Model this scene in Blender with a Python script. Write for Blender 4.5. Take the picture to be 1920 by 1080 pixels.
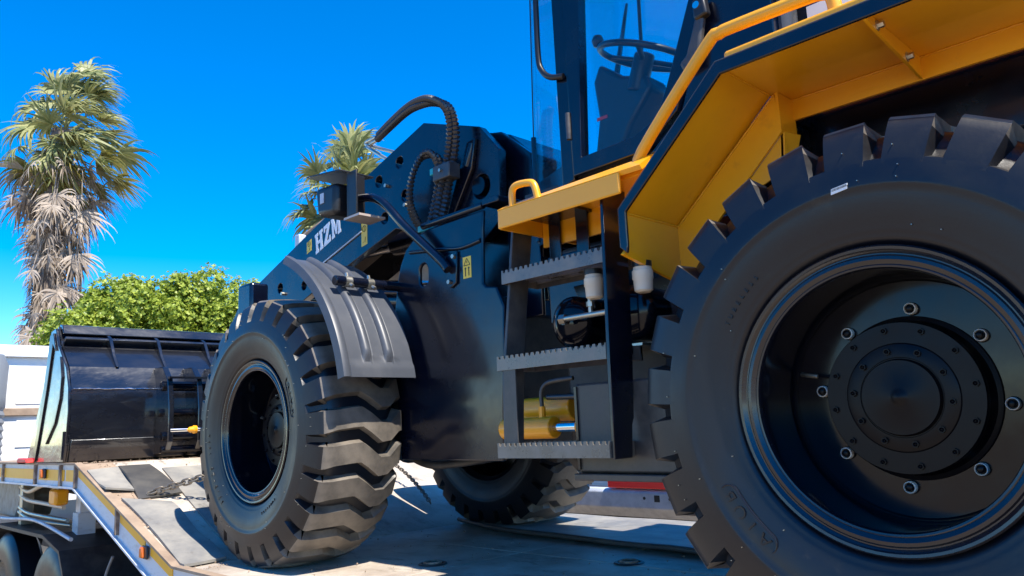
import bpy, bmesh, math, random
from math import sin, cos, pi, radians as R, sqrt, atan2
from mathutils import Vector, Matrix, noise

for o in list(bpy.data.objects): bpy.data.objects.remove(o)
sc = bpy.context.scene
col = sc.collection

# ------------------------------------------------------------------ camera, sky, sun, exposure
cam_d = bpy.data.cameras.new('camera'); cam = bpy.data.objects.new('camera', cam_d); col.objects.link(cam)
CAM = Vector((-0.693, 1.878, 0.636)); YAW, PITCH, ROLL = -0.78508, 0.17318, -0.04378
d = Vector((cos(PITCH)*cos(YAW), cos(PITCH)*sin(YAW), sin(PITCH)))
r_ = d.cross(Vector((0, 0, 1))).normalized(); u_ = r_.cross(d)
rr = r_*cos(ROLL)+u_*sin(ROLL); uu = -r_*sin(ROLL)+u_*cos(ROLL)
cam.matrix_world = Matrix(((rr.x, uu.x, -d.x, CAM.x), (rr.y, uu.y, -d.y, CAM.y), (rr.z, uu.z, -d.z, CAM.z), (0, 0, 0, 1)))
cam_d.sensor_width = 36.0; cam_d.lens = 1461.36/1920*36.0; cam_d.clip_start = 0.02; cam_d.clip_end = 3000
sc.camera = cam

SUN = Vector((-0.62, 0.03, 1.0)).normalized()
w = bpy.data.worlds.new('World'); sc.world = w; w.use_nodes = True
nt = w.node_tree; nt.nodes.clear()
sky = nt.nodes.new('ShaderNodeTexSky'); sky.sky_type = 'NISHITA'; sky.sun_disc = False
sky.sun_elevation = math.asin(SUN.z); sky.sun_rotation = atan2(SUN.x, SUN.y)
sky.altitude = 1500; sky.air_density = 1.0; sky.dust_density = 0.0; sky.ozone_density = 3.0
hs = nt.nodes.new('ShaderNodeHueSaturation'); hs.inputs['Saturation'].default_value = 1.55; hs.inputs['Value'].default_value = 1.38
hs.inputs['Hue'].default_value = 0.506
bg = nt.nodes.new('ShaderNodeBackground'); bg.inputs['Strength'].default_value = 0.12
wo = nt.nodes.new('ShaderNodeOutputWorld')
nt.links.new(sky.outputs[0], hs.inputs['Color']); nt.links.new(hs.outputs[0], bg.inputs[0]); nt.links.new(bg.outputs[0], wo.inputs[0])
sl_ = bpy.data.lights.new('sun', 'SUN'); sl_.energy = 5.0; sl_.angle = R(0.5); sl_.color = (1.0, 0.94, 0.84)
so = bpy.data.objects.new('sun', sl_); col.objects.link(so); so.rotation_euler = SUN.to_track_quat('Z', 'Y').to_euler(); so.location = SUN*30
sc.view_settings.view_transform = 'Standard'; sc.view_settings.look = 'None'
sc.view_settings.exposure = 0.9; sc.view_settings.gamma = 1.0

random.seed(7)
# ------------------------------------------------------------------ materials
def mat(name, color, rough=0.5, metal=0.0, spec=0.5, coat=0.0, coat_rough=0.05, color2=None, nscale=8.0, nlo=0.4, nhi=0.65,
        rvar=0.0, bump=0.0, bscale=60.0, bdist=0.01, detail=6.0, stretch=(1, 1, 1), color3=None, n3=9.0, lo3=0.56, hi3=0.70, st3=(1, 1, 1)):
    m = bpy.data.materials.new(name); m.use_nodes = True
    t = m.node_tree; p = t.nodes['Principled BSDF']
    p.inputs['Base Color'].default_value = (*color, 1); p.inputs['Roughness'].default_value = rough
    p.inputs['Metallic'].default_value = metal; p.inputs['Specular IOR Level'].default_value = spec
    p.inputs['Coat Weight'].default_value = coat; p.inputs['Coat Roughness'].default_value = coat_rough
    tc = None
    if color2 is not None or rvar or bump:
        tc = t.nodes.new('ShaderNodeTexCoord'); mp = t.nodes.new('ShaderNodeMapping'); mp.inputs['Scale'].default_value = stretch
        t.links.new(tc.outputs['Object'], mp.inputs['Vector'])
    if color2 is not None or rvar:
        n = t.nodes.new('ShaderNodeTexNoise'); n.inputs['Scale'].default_value = nscale; n.inputs['Detail'].default_value = detail
        n.inputs['Roughness'].default_value = 0.65
        t.links.new(mp.outputs[0], n.inputs['Vector'])
        rm = t.nodes.new('ShaderNodeMapRange'); rm.inputs['From Min'].default_value = nlo; rm.inputs['From Max'].default_value = nhi
        t.links.new(n.outputs[0], rm.inputs['Value'])
        if color2 is not None:
            mx = t.nodes.new('ShaderNodeMix'); mx.data_type = 'RGBA'
            mx.inputs['A'].default_value = (*color, 1); mx.inputs['B'].default_value = (*color2, 1)
            t.links.new(rm.outputs[0], mx.inputs['Factor']); t.links.new(mx.outputs['Result'], p.inputs['Base Color'])
        if rvar:
            ma = t.nodes.new('ShaderNodeMath'); ma.operation = 'MULTIPLY_ADD'; ma.inputs[1].default_value = rvar; ma.inputs[2].default_value = rough
            t.links.new(rm.outputs[0], ma.inputs[0]); t.links.new(ma.outputs[0], p.inputs['Roughness'])
    if color3 is not None:
        tc3 = t.nodes.new('ShaderNodeTexCoord'); mp3 = t.nodes.new('ShaderNodeMapping'); mp3.inputs['Scale'].default_value = st3; t.links.new(tc3.outputs['Object'], mp3.inputs['Vector'])
        nn = t.nodes.new('ShaderNodeTexNoise'); nn.inputs['Scale'].default_value = n3; nn.inputs['Detail'].default_value = 9; nn.inputs['Roughness'].default_value = 0.7; t.links.new(mp3.outputs[0], nn.inputs['Vector'])
        r3 = t.nodes.new('ShaderNodeMapRange'); r3.inputs['From Min'].default_value = lo3; r3.inputs['From Max'].default_value = hi3; t.links.new(nn.outputs[0], r3.inputs['Value'])
        m3 = t.nodes.new('ShaderNodeMix'); m3.data_type = 'RGBA'; m3.inputs['B'].default_value = (*color3, 1)
        t.links.new(mx.outputs['Result'], m3.inputs['A']); t.links.new(r3.outputs[0], m3.inputs['Factor']); t.links.new(m3.outputs['Result'], p.inputs['Base Color'])
    if bump:
        n2 = t.nodes.new('ShaderNodeTexNoise'); n2.inputs['Scale'].default_value = bscale; n2.inputs['Detail'].default_value = 4
        t.links.new(mp.outputs[0], n2.inputs['Vector'])
        b = t.nodes.new('ShaderNodeBump'); b.inputs['Strength'].default_value = bump; b.inputs['Distance'].default_value = bdist
        t.links.new(n2.outputs[0], b.inputs['Height']); t.links.new(b.outputs[0], p.inputs['Normal'])
    return m

M = {}
M['paint'] = mat('black_machine_paint', (0.002, 0.0035, 0.011), 0.17, spec=0.5, coat=0.3, coat_rough=0.12, rvar=0.14, nscale=5, bump=0.06, bscale=14, bdist=0.01)
M['bucketpaint'] = mat('gloss_black_bucket_paint', (0.005, 0.006, 0.010), 0.20, spec=0.6, coat=1.0, coat_rough=0.05, rvar=0.18, nscale=3, bump=0.5, bscale=4.5, bdist=0.02, stretch=(1, 0.6, 1.5))
M['satin'] = mat('satin_black_steel', (0.035, 0.034, 0.035), 0.36, spec=0.6, color2=(0.075, 0.068, 0.06), nscale=14, rvar=0.15, bump=0.08, bscale=90, bdist=0.002)
M['stepsteel'] = mat('worn_step_steel', (0.10, 0.092, 0.082), 0.26, spec=0.8, color2=(0.17, 0.152, 0.13), nscale=12, rvar=0.15, bump=0.08, bscale=80, bdist=0.002)
M['plastic'] = mat('dark_grey_plastic', (0.055, 0.061, 0.074), 0.42, spec=0.5, color2=(0.080, 0.084, 0.094), nscale=6, nlo=0.45, nhi=0.75, bump=0.08, bscale=200, bdist=0.001)
M['rubber'] = mat('tyre_rubber', (0.003, 0.0042, 0.009), 0.34, spec=0.5, color2=(0.008, 0.0078, 0.009), color3=(0.026, 0.023, 0.020), n3=14, lo3=0.60, hi3=0.82, st3=(1, 3, 1), nscale=4, nlo=0.42, nhi=0.72, rvar=0.12, bump=0.12, bscale=120, bdist=0.002)
M['lugrubber'] = mat('tread_rubber', (0.075, 0.066, 0.056), 0.42, spec=0.5, color2=(0.20, 0.168, 0.132), nscale=7, nlo=0.35, nhi=0.7, rvar=0.12, bump=0.2, bscale=70, bdist=0.003)
M['rim'] = mat('black_rim_paint', (0.002, 0.003, 0.007), 0.10, spec=0.32, coat=0.1, coat_rough=0.05, rvar=0.12, nscale=6)
M['rimgloss'] = mat('gloss_black_rim_flange', (0.003, 0.004, 0.009), 0.20, spec=0.55, coat=0.45, coat_rough=0.10, rvar=0.14, nscale=9)
M['hub'] = mat('hub_black', (0.003, 0.003, 0.005), 0.30, spec=0.20, color2=(0.008, 0.006, 0.005), nscale=9, rvar=0.1)
M['intake'] = mat('dark_intake', (0.05, 0.055, 0.06), 0.3)
M['yellow'] = mat('yellow_paint', (0.86, 0.385, 0.008), 0.30, spec=0.5, coat=0.4, color2=(0.80, 0.345, 0.008), color3=(0.60, 0.25, 0.02), n3=11, lo3=0.60, hi3=0.85, nscale=3, rvar=0.08, bump=0.04, bscale=18, bdist=0.004)
M['yellowcyl'] = mat('yellow_cylinder_paint', (0.88, 0.36, 0.008), 0.35, coat=0.3)
M['nutsteel'] = mat('plated_nut', (0.90, 0.87, 0.80), 0.3, metal=0.0, spec=0.7)
M['chrome'] = mat('chrome', (0.75, 0.75, 0.76), 0.12, metal=1.0)
M['zinc'] = mat('zinc_steel', (0.55, 0.52, 0.44), 0.35, metal=1.0, rvar=0.15, nscale=20)
M['galv'] = mat('galvanised_steel', (0.58, 0.61, 0.66), 0.45, metal=0.2, color2=(0.46, 0.49, 0.54), nscale=12, rvar=0.1)
M['brownsteel'] = mat('brown_steel', (0.50, 0.42, 0.36), 0.3, metal=0.0, spec=0.6, color2=(0.28, 0.22, 0.19), nscale=3, nlo=0.35, nhi=0.7, rvar=0.2)  # light brown mottled with darker brown
M['hose'] = mat('hose_rubber', (0.03, 0.03, 0.033), 0.28, spec=0.7)
M['white'] = mat('white_paint', (0.78, 0.78, 0.77), 0.35, coat=0.3, color2=(0.70, 0.69, 0.66), nscale=2.5)
M['railwhite'] = mat('rail_paint', (0.62, 0.64, 0.67), 0.5, color2=(0.40, 0.37, 0.33), nscale=9, nlo=0.5, nhi=0.85, stretch=(1, 1, 3))
M['railyellow'] = mat('reflective_yellow', (0.90, 0.44, 0.010), 0.4, color2=(0.75, 0.36, 0.01), nscale=14, nlo=0.5, nhi=0.9)
M['rust'] = mat('rusty_steel', (0.16, 0.10, 0.07), 0.75, color2=(0.33, 0.26, 0.20), nscale=16)
M['deck'] = mat('dusty_deck_steel', (0.54, 0.475, 0.395), 0.6, spec=0.35, color2=(0.31, 0.25, 0.195), color3=(0.10, 0.075, 0.055), n3=3.2, lo3=0.56, hi3=0.72, st3=(1, 2.2, 1), nscale=2.6, nlo=0.40, nhi=0.66, bump=0.45, bscale=38, bdist=0.006, detail=9)
M['decktan'] = mat('sandy_deck_steel', (0.36, 0.265, 0.185), 0.7, spec=0.3, color2=(0.24, 0.17, 0.12), nscale=5, bump=0.3, bscale=40, bdist=0.006)
M['mat'] = mat('grey_rubber_mat', (0.18, 0.175, 0.165), 0.6, spec=0.35, color2=(0.32, 0.295, 0.25), color3=(0.10, 0.09, 0.078), n3=6, lo3=0.58, hi3=0.74, nscale=4.0, nlo=0.38, nhi=0.68, bump=0.3, bscale=24, bdist=0.006)
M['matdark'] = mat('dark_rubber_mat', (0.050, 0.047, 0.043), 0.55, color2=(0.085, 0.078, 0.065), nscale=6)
M['chain'] = mat('chain_steel', (0.16, 0.14, 0.12), 0.45, metal=0.7, color2=(0.30, 0.26, 0.21), nscale=40)
M['amber'] = mat('amber_lens', (0.55, 0.12, 0.01), 0.25, spec=0.6)
M['amberdark'] = mat('lamp_housing', (0.04, 0.025, 0.02), 0.4)
M['red'] = mat('red_lens', (0.90, 0.03, 0.025), 0.25, spec=0.6)
M['redpaint'] = mat('red_paint', (0.65, 0.03, 0.025), 0.45)
M['labely'] = mat('label_yellow', (0.85, 0.58, 0.06), 0.4)
M['labelb'] = mat('label_black', (0.015, 0.015, 0.015), 0.5)
M['letter'] = mat('white_lettering', (0.80, 0.82, 0.85), 0.4)
M['paper'] = mat('white_paper', (0.80, 0.79, 0.78), 0.7)
M['teal'] = mat('teal_tape', (0.02, 0.36, 0.40), 0.4)
M['reservoir'] = mat('cream_plastic', (0.62, 0.54, 0.43), 0.35, spec=0.5, color2=(0.62, 0.50, 0.33), nscale=10, nlo=0.5, nhi=0.9)
M['blackplastic'] = mat('black_plastic', (0.012, 0.012, 0.014), 0.38)
M['chassis'] = mat('greasy_chassis', (0.018, 0.018, 0.02), 0.5, color2=(0.05, 0.045, 0.04), nscale=9)
M['greycase'] = mat('grey_casting', (0.30, 0.29, 0.26), 0.55, color2=(0.2, 0.18, 0.15), nscale=12)
M['ground'] = mat('yard_ground', (0.30, 0.235, 0.165), 0.9, spec=0.2, color2=(0.21, 0.165, 0.12), nscale=0.6, bump=0.4, bscale=12, bdist=0.02, detail=10)
M['bark'] = mat('palm_bark', (0.20, 0.155, 0.12), 0.9, color2=(0.10, 0.075, 0.06), nscale=5, bump=0.6, bscale=10, bdist=0.05)
M['treebark'] = mat('tree_bark', (0.12, 0.09, 0.065), 0.9, color2=(0.07, 0.055, 0.04), nscale=6)
M['diffuser'] = mat('dark_stack', (0.18, 0.19, 0.2), 0.5)

def leafmat(name, c1, c2, trans=0.35, rough=0.45):
    m = bpy.data.materials.new(name); m.use_nodes = True; t = m.node_tree; t.nodes.clear()
    g = t.nodes.new('ShaderNodeNewGeometry'); mx = t.nodes.new('ShaderNodeMix'); mx.data_type = 'RGBA'
    mx.inputs['A'].default_value = (*c1, 1); mx.inputs['B'].default_value = (*c2, 1)
    t.links.new(g.outputs['Random Per Island'], mx.inputs['Factor'])
    p = t.nodes.new('ShaderNodeBsdfPrincipled'); p.inputs['Roughness'].default_value = rough; p.inputs['Specular IOR Level'].default_value = 0.4
    tr = t.nodes.new('ShaderNodeBsdfTranslucent'); ms = t.nodes.new('ShaderNodeMixShader'); ms.inputs[0].default_value = trans
    t.links.new(mx.outputs['Result'], p.inputs['Base Color']); t.links.new(mx.outputs['Result'], tr.inputs['Color'])
    o = t.nodes.new('ShaderNodeOutputMaterial')
    t.links.new(p.outputs[0], ms.inputs[1]); t.links.new(tr.outputs[0], ms.inputs[2]); t.links.new(ms.outputs[0], o.inputs[0])
    return m
M['leaf'] = leafmat('broad_leaf', (0.15, 0.23, 0.022), (0.46, 0.52, 0.075), 0.4)
M['frond'] = leafmat('palm_frond', (0.15, 0.185, 0.06), (0.40, 0.39, 0.16), 0.3)
M['frondyellow'] = leafmat('palm_frond_yellowing', (0.22, 0.21, 0.05), (0.38, 0.32, 0.10), 0.3)
M['deadfrond'] = leafmat('dead_frond', (0.20, 0.155, 0.115), (0.52, 0.43, 0.34), 0.15, 0.8)

def glassmat(name, tint, refl=1.0):
    m = bpy.data.materials.new(name); m.use_nodes = True; t = m.node_tree; t.nodes.clear()
    tr = t.nodes.new('ShaderNodeBsdfTransparent'); tr.inputs[0].default_value = (*tint, 1)
    gl = t.nodes.new('ShaderNodeBsdfGlossy'); gl.inputs['Roughness'].default_value = 0.02
    fr = t.nodes.new('ShaderNodeFresnel')
    gm = t.nodes.new('ShaderNodeNewGeometry'); mr = t.nodes.new('ShaderNodeMapRange'); mr.inputs['To Min'].default_value = 1.5; mr.inputs['To Max'].default_value = 1/1.5
    t.links.new(gm.outputs['Backfacing'], mr.inputs['Value']); t.links.new(mr.outputs[0], fr.inputs[0])
    ms = t.nodes.new('ShaderNodeMixShader'); o = t.nodes.new('ShaderNodeOutputMaterial')
    t.links.new(fr.outputs[0], ms.inputs[0]); t.links.new(tr.outputs[0], ms.inputs[1]); t.links.new(gl.outputs[0], ms.inputs[2]); t.links.new(ms.outputs[0], o.inputs[0])
    return m
M['glass'] = glassmat('cab_glass', (0.93, 0.96, 0.97))

# ------------------------------------------------------------------ mesh builder
class MB:
    def __init__(s): s.v = []; s.f = []
    def add(s, vs, fs):
        b = len(s.v); s.v += [tuple(v) for v in vs]; s.f += [tuple(i+b for i in f) for f in fs]; return s
    def box(s, x0, x1, y0, y1, z0, z1):
        return s.add([(x0, y0, z0), (x1, y0, z0), (x1, y1, z0), (x0, y1, z0), (x0, y0, z1), (x1, y0, z1), (x1, y1, z1), (x0, y1, z1)],
                     [(3, 2, 1, 0), (4, 5, 6, 7), (0, 1, 5, 4), (1, 2, 6, 5), (2, 3, 7, 6), (3, 0, 4, 7)])
    def prism(s, poly, y0, y1, plane='XZ'):
        n = len(poly)
        def P(a, b, c): return (a, c, b) if plane == 'XZ' else ((a, b, c) if plane == 'XY' else (c, a, b))
        vs = [P(a, b, y0) for a, b in poly]+[P(a, b, y1) for a, b in poly]
        return s.add(vs, [tuple(range(n)), tuple(range(2*n-1, n-1, -1))]+[(i, n+i, n+(i+1) % n, (i+1) % n) for i in range(n)])
    def tube(s, pts, r, n=10, cap=True, radii=None):
        pts = [Vector(p) for p in pts]; m = len(pts); fr = None; vs = []
        for i, p in enumerate(pts):
            t = (pts[min(i+1, m-1)]-pts[max(i-1, 0)]).normalized()
            if fr is None:
                a = Vector((0, 0, 1)) if abs(t.z) < 0.9 else Vector((1, 0, 0)); fr = t.cross(a).normalized()
            else: fr = (fr-t*fr.dot(t)).normalized()
            b = t.cross(fr); q = radii[i] if radii else r
            vs += [p+fr*(q*cos(2*pi*k/n))+b*(q*sin(2*pi*k/n)) for k in range(n)]
        fs = [(i*n+k, i*n+(k+1) % n, (i+1)*n+(k+1) % n, (i+1)*n+k) for i in range(m-1) for k in range(n)]
        if cap: fs += [tuple(range(n-1, -1, -1)), tuple(range((m-1)*n, m*n))]
        return s.add(vs, fs)
    def cyl(s, p0, p1, r, n=20, r1=None): return s.tube([p0, p1], r, n, True, [r, r if r1 is None else r1])
    def lathe(s, prof, n=64, c=(0, 0, 0), axis='Y', close=False):
        vs = []; m = len(prof)
        for k in range(n):
            a = 2*pi*k/n
            for y, r in prof:
                if axis == 'Y': vs.append((c[0]-r*cos(a), c[1]+y, c[2]+r*sin(a)))
                elif axis == 'X': vs.append((c[0]+y, c[1]+r*cos(a), c[2]+r*sin(a)))
                else: vs.append((c[0]+r*cos(a), c[1]+r*sin(a), c[2]+y))
        fs = []
        for k in range(n):
            k2 = (k+1) % n
            for i in range(m if close else m-1):
                j = (i+1) % m; fs.append((k*m+i, k*m+j, k2*m+j, k2*m+i))
        return s.add(vs, fs)
    def sheet(s, grid, th):
        # grid[i][j] of points -> thickened by th along -normal
        a = len(grid); b = len(grid[0]); G = [[Vector(p) for p in row] for row in grid]; top = []; bot = []
        for i in range(a):
            for j in range(b):
                du = G[min(i+1, a-1)][j]-G[max(i-1, 0)][j]; dv = G[i][min(j+1, b-1)]-G[i][max(j-1, 0)]
                nn = du.cross(dv).normalized(); top.append(G[i][j]); bot.append(G[i][j]-nn*th)
        N = a*b; fs = []
        for i in range(a-1):
            for j in range(b-1):
                q = (i*b+j, (i+1)*b+j, (i+1)*b+j+1, i*b+j+1); fs += [q, tuple(N+k for k in reversed(q))]
        ring = [i*b for i in range(a)]+[(a-1)*b+j for j in range(1, b)]+[i*b+b-1 for i in range(a-2, -1, -1)]+[j for j in range(b-2, 0, -1)]
        for k in range(len(ring)):
            p, q = ring[k], ring[(k+1) % len(ring)]; fs.append((q, p, N+p, N+q))
        return s.add(top+bot, fs)
    def mesh(s, name, m, smooth=None, fix=True):
        me = bpy.data.meshes.new(name); me.from_pydata(s.v, [], s.f); me.update()
        if fix:
            bm = bmesh.new(); bm.from_mesh(me); bmesh.ops.recalc_face_normals(bm, faces=bm.faces); bm.to_mesh(me); bm.free()
        me.materials.append(M[m] if isinstance(m, str) else m)
        if smooth:
            for p in me.polygons: p.use_smooth = True
            me.set_sharp_from_angle(angle=R(smooth))
        return me
    def build(s, name, m, parent=None, bevel=0, smooth=None, segs=2, fix=True):
        o = link(name, s.mesh(name, m, smooth, fix), parent)
        if bevel:
            bv = o.modifiers.new('bevel', 'BEVEL'); bv.width = bevel; bv.segments = segs; bv.limit_method = 'ANGLE'; bv.angle_limit = R(35)
            if not smooth:
                for p in o.data.polygons: p.use_smooth = True
                o.data.set_sharp_from_angle(angle=R(32))
        return o

def link(name, me, parent=None):
    o = bpy.data.objects.new(name, me); col.objects.link(o)
    if parent is not None:
        o.parent = parent
        if parent.type == 'EMPTY': o.matrix_parent_inverse = Matrix.Translation(-parent.location)
    return o
def thing(name, label, cat, loc=(0, 0, 0), group=None):
    o = bpy.data.objects.new(name, None); col.objects.link(o); o.location = loc; o.empty_display_size = 0.3
    return tag(o, label, cat, group)
def tag(o, label, cat, group=None):
    o['label'] = label; o['category'] = cat
    if group: o['group'] = group
    return o

def plate(outer, holes, y0, y1):
    """plate in the XZ plane with real holes"""
    bm = bmesh.new(); mb = MB(); vs = []; es = []
    for loop in [outer]+holes:
        b = [bm.verts.new((x, 0, z)) for x, z in loop]; vs += b
        for i in range(len(b)): es.append(bm.edges.new((b[i], b[(i+1) % len(b)])))
    bmesh.ops.triangle_fill(bm, use_beauty=True, edges=es)
    bm.verts.index_update(); P = [v.co.copy() for v in bm.verts]; F = [[v.index for v in f.verts] for f in bm.faces]; bm.free()
    n = len(P)
    mb.add([(p.x, y0, p.z) for p in P]+[(p.x, y1, p.z) for p in P], [tuple(f) for f in F]+[tuple(n+i for i in reversed(f)) for f in F])
    k = 0
    for loop in [outer]+holes:
        L = len(loop)
        mb.f += [(k+i, k+(i+1) % L, n+k+(i+1) % L, n+k+i) for i in range(L)]; k += L
    return mb
def circ(x, z, r, n=20): return [(x+r*cos(2*pi*i/n), z+r*sin(2*pi*i/n)) for i in range(n)]

def text_geo(s, size, depth):
    cu = bpy.data.curves.new('t', 'FONT'); cu.body = s; cu.size = size; cu.extrude = depth; cu.align_x = 'CENTER'; cu.align_y = 'CENTER'; cu.resolution_u = 3
    o = bpy.data.objects.new('t', cu); col.objects.link(o)
    dg = bpy.context.evaluated_depsgraph_get(); me = o.evaluated_get(dg).to_mesh()
    v = [tuple(x.co) for x in me.vertices]; f = [tuple(p.vertices) for p in me.polygons]
    o.evaluated_get(dg).to_mesh_clear(); bpy.data.objects.remove(o); bpy.data.curves.remove(cu)
    return v, f
def smoothpath(pts, n=8):
    P = [Vector(p) for p in pts]; out = []
    for i in range(len(P)-1):
        p0 = P[max(i-1, 0)]; p1 = P[i]; p2 = P[i+1]; p3 = P[min(i+2, len(P)-1)]
        for k in range(n):
            t = k/n
            out.append(0.5*((2*p1)+(p2-p0)*t+(2*p0-5*p1+4*p2-p3)*t*t+(3*p1-p0-3*p2+p3)*t**3))
    out.append(P[-1]); return out
def corrugated(pts, r, amp=0.006, pitch=0.022):
    path = smoothpath(pts, 40); L = [0]
    for a, b in zip(path, path[1:]): L.append(L[-1]+(b-a).length)
    n = int(L[-1]/pitch)*2; res = []; j = 0
    for i in range(n+1):
        t = L[-1]*i/n
        while j < len(L)-2 and L[j+1] < t: j += 1
        q = (t-L[j])/max(1e-6, L[j+1]-L[j]); res.append(path[j].lerp(path[j+1], q))
    return MB().tube(res, r, 10, True, [r+(amp if i % 2 else -amp*0.4) for i in range(n+1)])

# ------------------------------------------------------------------ ground
GZ = -1.10
g = MB(); n = 24
g.add([(-1500, -1500, GZ), (1500, -1500, GZ), (1500, 1500, GZ), (-1500, 1500, GZ)], [(0, 1, 2, 3)])
o = g.build('ground', 'ground', fix=False); o['kind'] = 'structure'

# ------------------------------------------------------------------ low loader trailer
YL, YR = 0.25, -2.28
SX0, SX1, SZ1 = 3.43, 5.08, 0.497          # ramp start, ramp end, gooseneck height
def ramp(x): return 0.0 if x < SX0 else (SZ1 if x > SX1 else SZ1*(x-SX0)/(SX1-SX0))
T = thing('lowbed_trailer', 'flat lowbed trailer with white side rail and yellow reflective strip carrying the loader', 'trailer', (0, -1.0, GZ))
MB().box(-6.0, SX0, YR+0.045, YL-0.045, -0.10, -0.012).build('sub_deck', 'chassis', T)
xs_ = [SX0, 2.22, 0.98, -0.30, -1.6, -2.9, -4.2, -5.99]
for a_, b_ in zip(xs_, xs_[1:]):
    for y0_, y1_ in ((YR+0.046, -1.019), (-1.011, YL-0.046)):
        MB().box(b_+0.005, a_-(0.0 if a_ == SX0 else 0.005), y0_, y1_, -0.0115, random.uniform(-0.002, 0.0)).build('deck_plate', 'deck', T, bevel=0.002)
for x_, y_ in ((1.57, -1.05), (2.35, -0.55), (0.4, -0.3)):
    pk = MB().lathe([(0.0005, 0.0), (0.0005, 0.05), (0.006, 0.055), (0.006, 0.065), (0.0005, 0.07)], 24, (x_, y_, 0.0), axis='Z').build('lashing_pocket', 'chassis', T, smooth=40)
    MB().tube([(x_+0.04*cos(t), y_+0.04*sin(t), 0.008) for t in [2*pi*i/20 for i in range(21)]], 0.006, 6, False).build('lashing_ring', 'rust', pk, smooth=60)
k = 0.10
MB().prism([(SX0, 0.0), (SX1, SZ1), (SX1, SZ1-k), (SX0, -k)], YR+0.045, YL-0.045).build('ramp_plate', 'deck', T)
MB().box(SX1, 8.6, YR+0.045, YL-0.045, SZ1-k, SZ1).build('gooseneck_deck', 'decktan', T)
# sandy worn strip along the ramp crest and the near edge
MB().prism([(SX0+0.55, ramp(SX0+0.55)+0.004), (SX1-0.02, SZ1), (SX1-0.02, SZ1-0.02), (SX0+0.55, ramp(SX0+0.55)-0.02)], 0.02, YL-0.047).build('edge_plate', 'decktan', T)
# main beams below
for yy in (-0.45, -1.55):
    MB().box(-6, SX0, yy-0.09, yy+0.09, -0.46, -0.101).build('main_beam', 'chassis', T)
    MB().prism([(SX0, -0.46), (SX0, -0.101), (SX1, SZ1-0.101), (8.4, SZ1-0.101), (8.4, 0.22), (SX1+0.1, 0.14)], yy-0.09, yy+0.09).build('gooseneck_beam', 'chassis', T)
# side channel rails
def rail(y, s):
    yo, yi = y, y-s*0.012
    W = MB().prism([(8.6, SZ1), (SX1, SZ1), (SX0, 0.0), (-6, 0.0), (-6, -0.15), (SX0+0.09, -0.15), (SX1+0.03, SZ1-0.145), (8.6, SZ1-0.145)], yi-s*0.010, yi-s*0.020)
    rl = W.build('side_rail', 'railwhite', T)
    a = 0.012
    fl = MB().prism([(8.6, SZ1-0.001), (8.6, SZ1+a), (SX1, SZ1+a), (SX0, a), (-6, a), (-6, -0.001), (SX0+0.004, -0.001), (SX1+0.004, SZ1-0.001)], yo, yi-s*0.035)
    fl.build('top_flange', 'decktan', rl)
    fl = MB().prism([(8.6, SZ1-0.145), (8.6, SZ1-0.157), (SX1+0.03, SZ1-0.157), (SX0+0.09, -0.162), (-6, -0.162), (-6, -0.15), (SX0+0.088, -0.15), (SX1+0.026, SZ1-0.145)], yo, yi-s*0.06)
    fl.build('bottom_flange', 'railwhite', rl)
    ys = yi-s*0.0095
    for x0, x1 in ((5.12, 5.32), (5.36, 5.98), (6.08, 7.0), (7.05, 8.5)):
        MB().box(x0, x1, min(ys, ys+s*0.004), max(ys, ys+s*0.004), SZ1-0.110, SZ1-0.035).build('reflective_strip', 'railyellow', rl)
    for x0, x1 in ((4.30, 5.05), (3.84, 4.24), (3.46, 3.76)):
        e = 0.045
        MB().prism([(x0, ramp(x0)-0.012), (x1, ramp(x1)-0.012), (x1, ramp(x1)-0.012-0.055), (x0, ramp(x0)-0.012-0.055)], ys, ys+s*0.004).build('reflective_strip', 'railyellow', rl)
    for x in (5.085, 5.42, 6.05, 7.02, 8.2, 4.27):
        z = ramp(x)
        MB().box(x-0.012, x+0.012, min(yi-s*0.0098, yo-s*0.001), max(yi-s*0.0098, yo-s*0.001), z-0.148, z-0.003).build('stiffener', 'rust', rl)
    for x in (5.80, 3.80):
        z = ramp(x)-0.065
        h = MB().box(x-0.03, x+0.045, min(ys+s*0.006, ys+s*0.022), max(ys+s*0.006, ys+s*0.022), z-0.035, z+0.035).build('marker_lamp', 'amberdark', rl, bevel=0.008)
        MB().box(x+0.0, x+0.046, min(ys+s*0.016, ys+s*0.036), max(ys+s*0.016, ys+s*0.036), z-0.03, z+0.03).build('marker_lens', 'amber', rl, bevel=0.012)
rail(YL, 1); rail(YR, -1)
# landing leg
for yy in (-0.10, -1.9):
    MB().box(5.96, 6.06, yy-0.05, yy+0.05, 0.05, 0.40).build('landing_leg', 'white', T, bevel=0.006)
    MB().box(5.945, 6.075, yy-0.065, yy+0.065, -0.10, 0.12).build('landing_leg_sleeve', 'railwhite', T, bevel=0.006)
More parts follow.
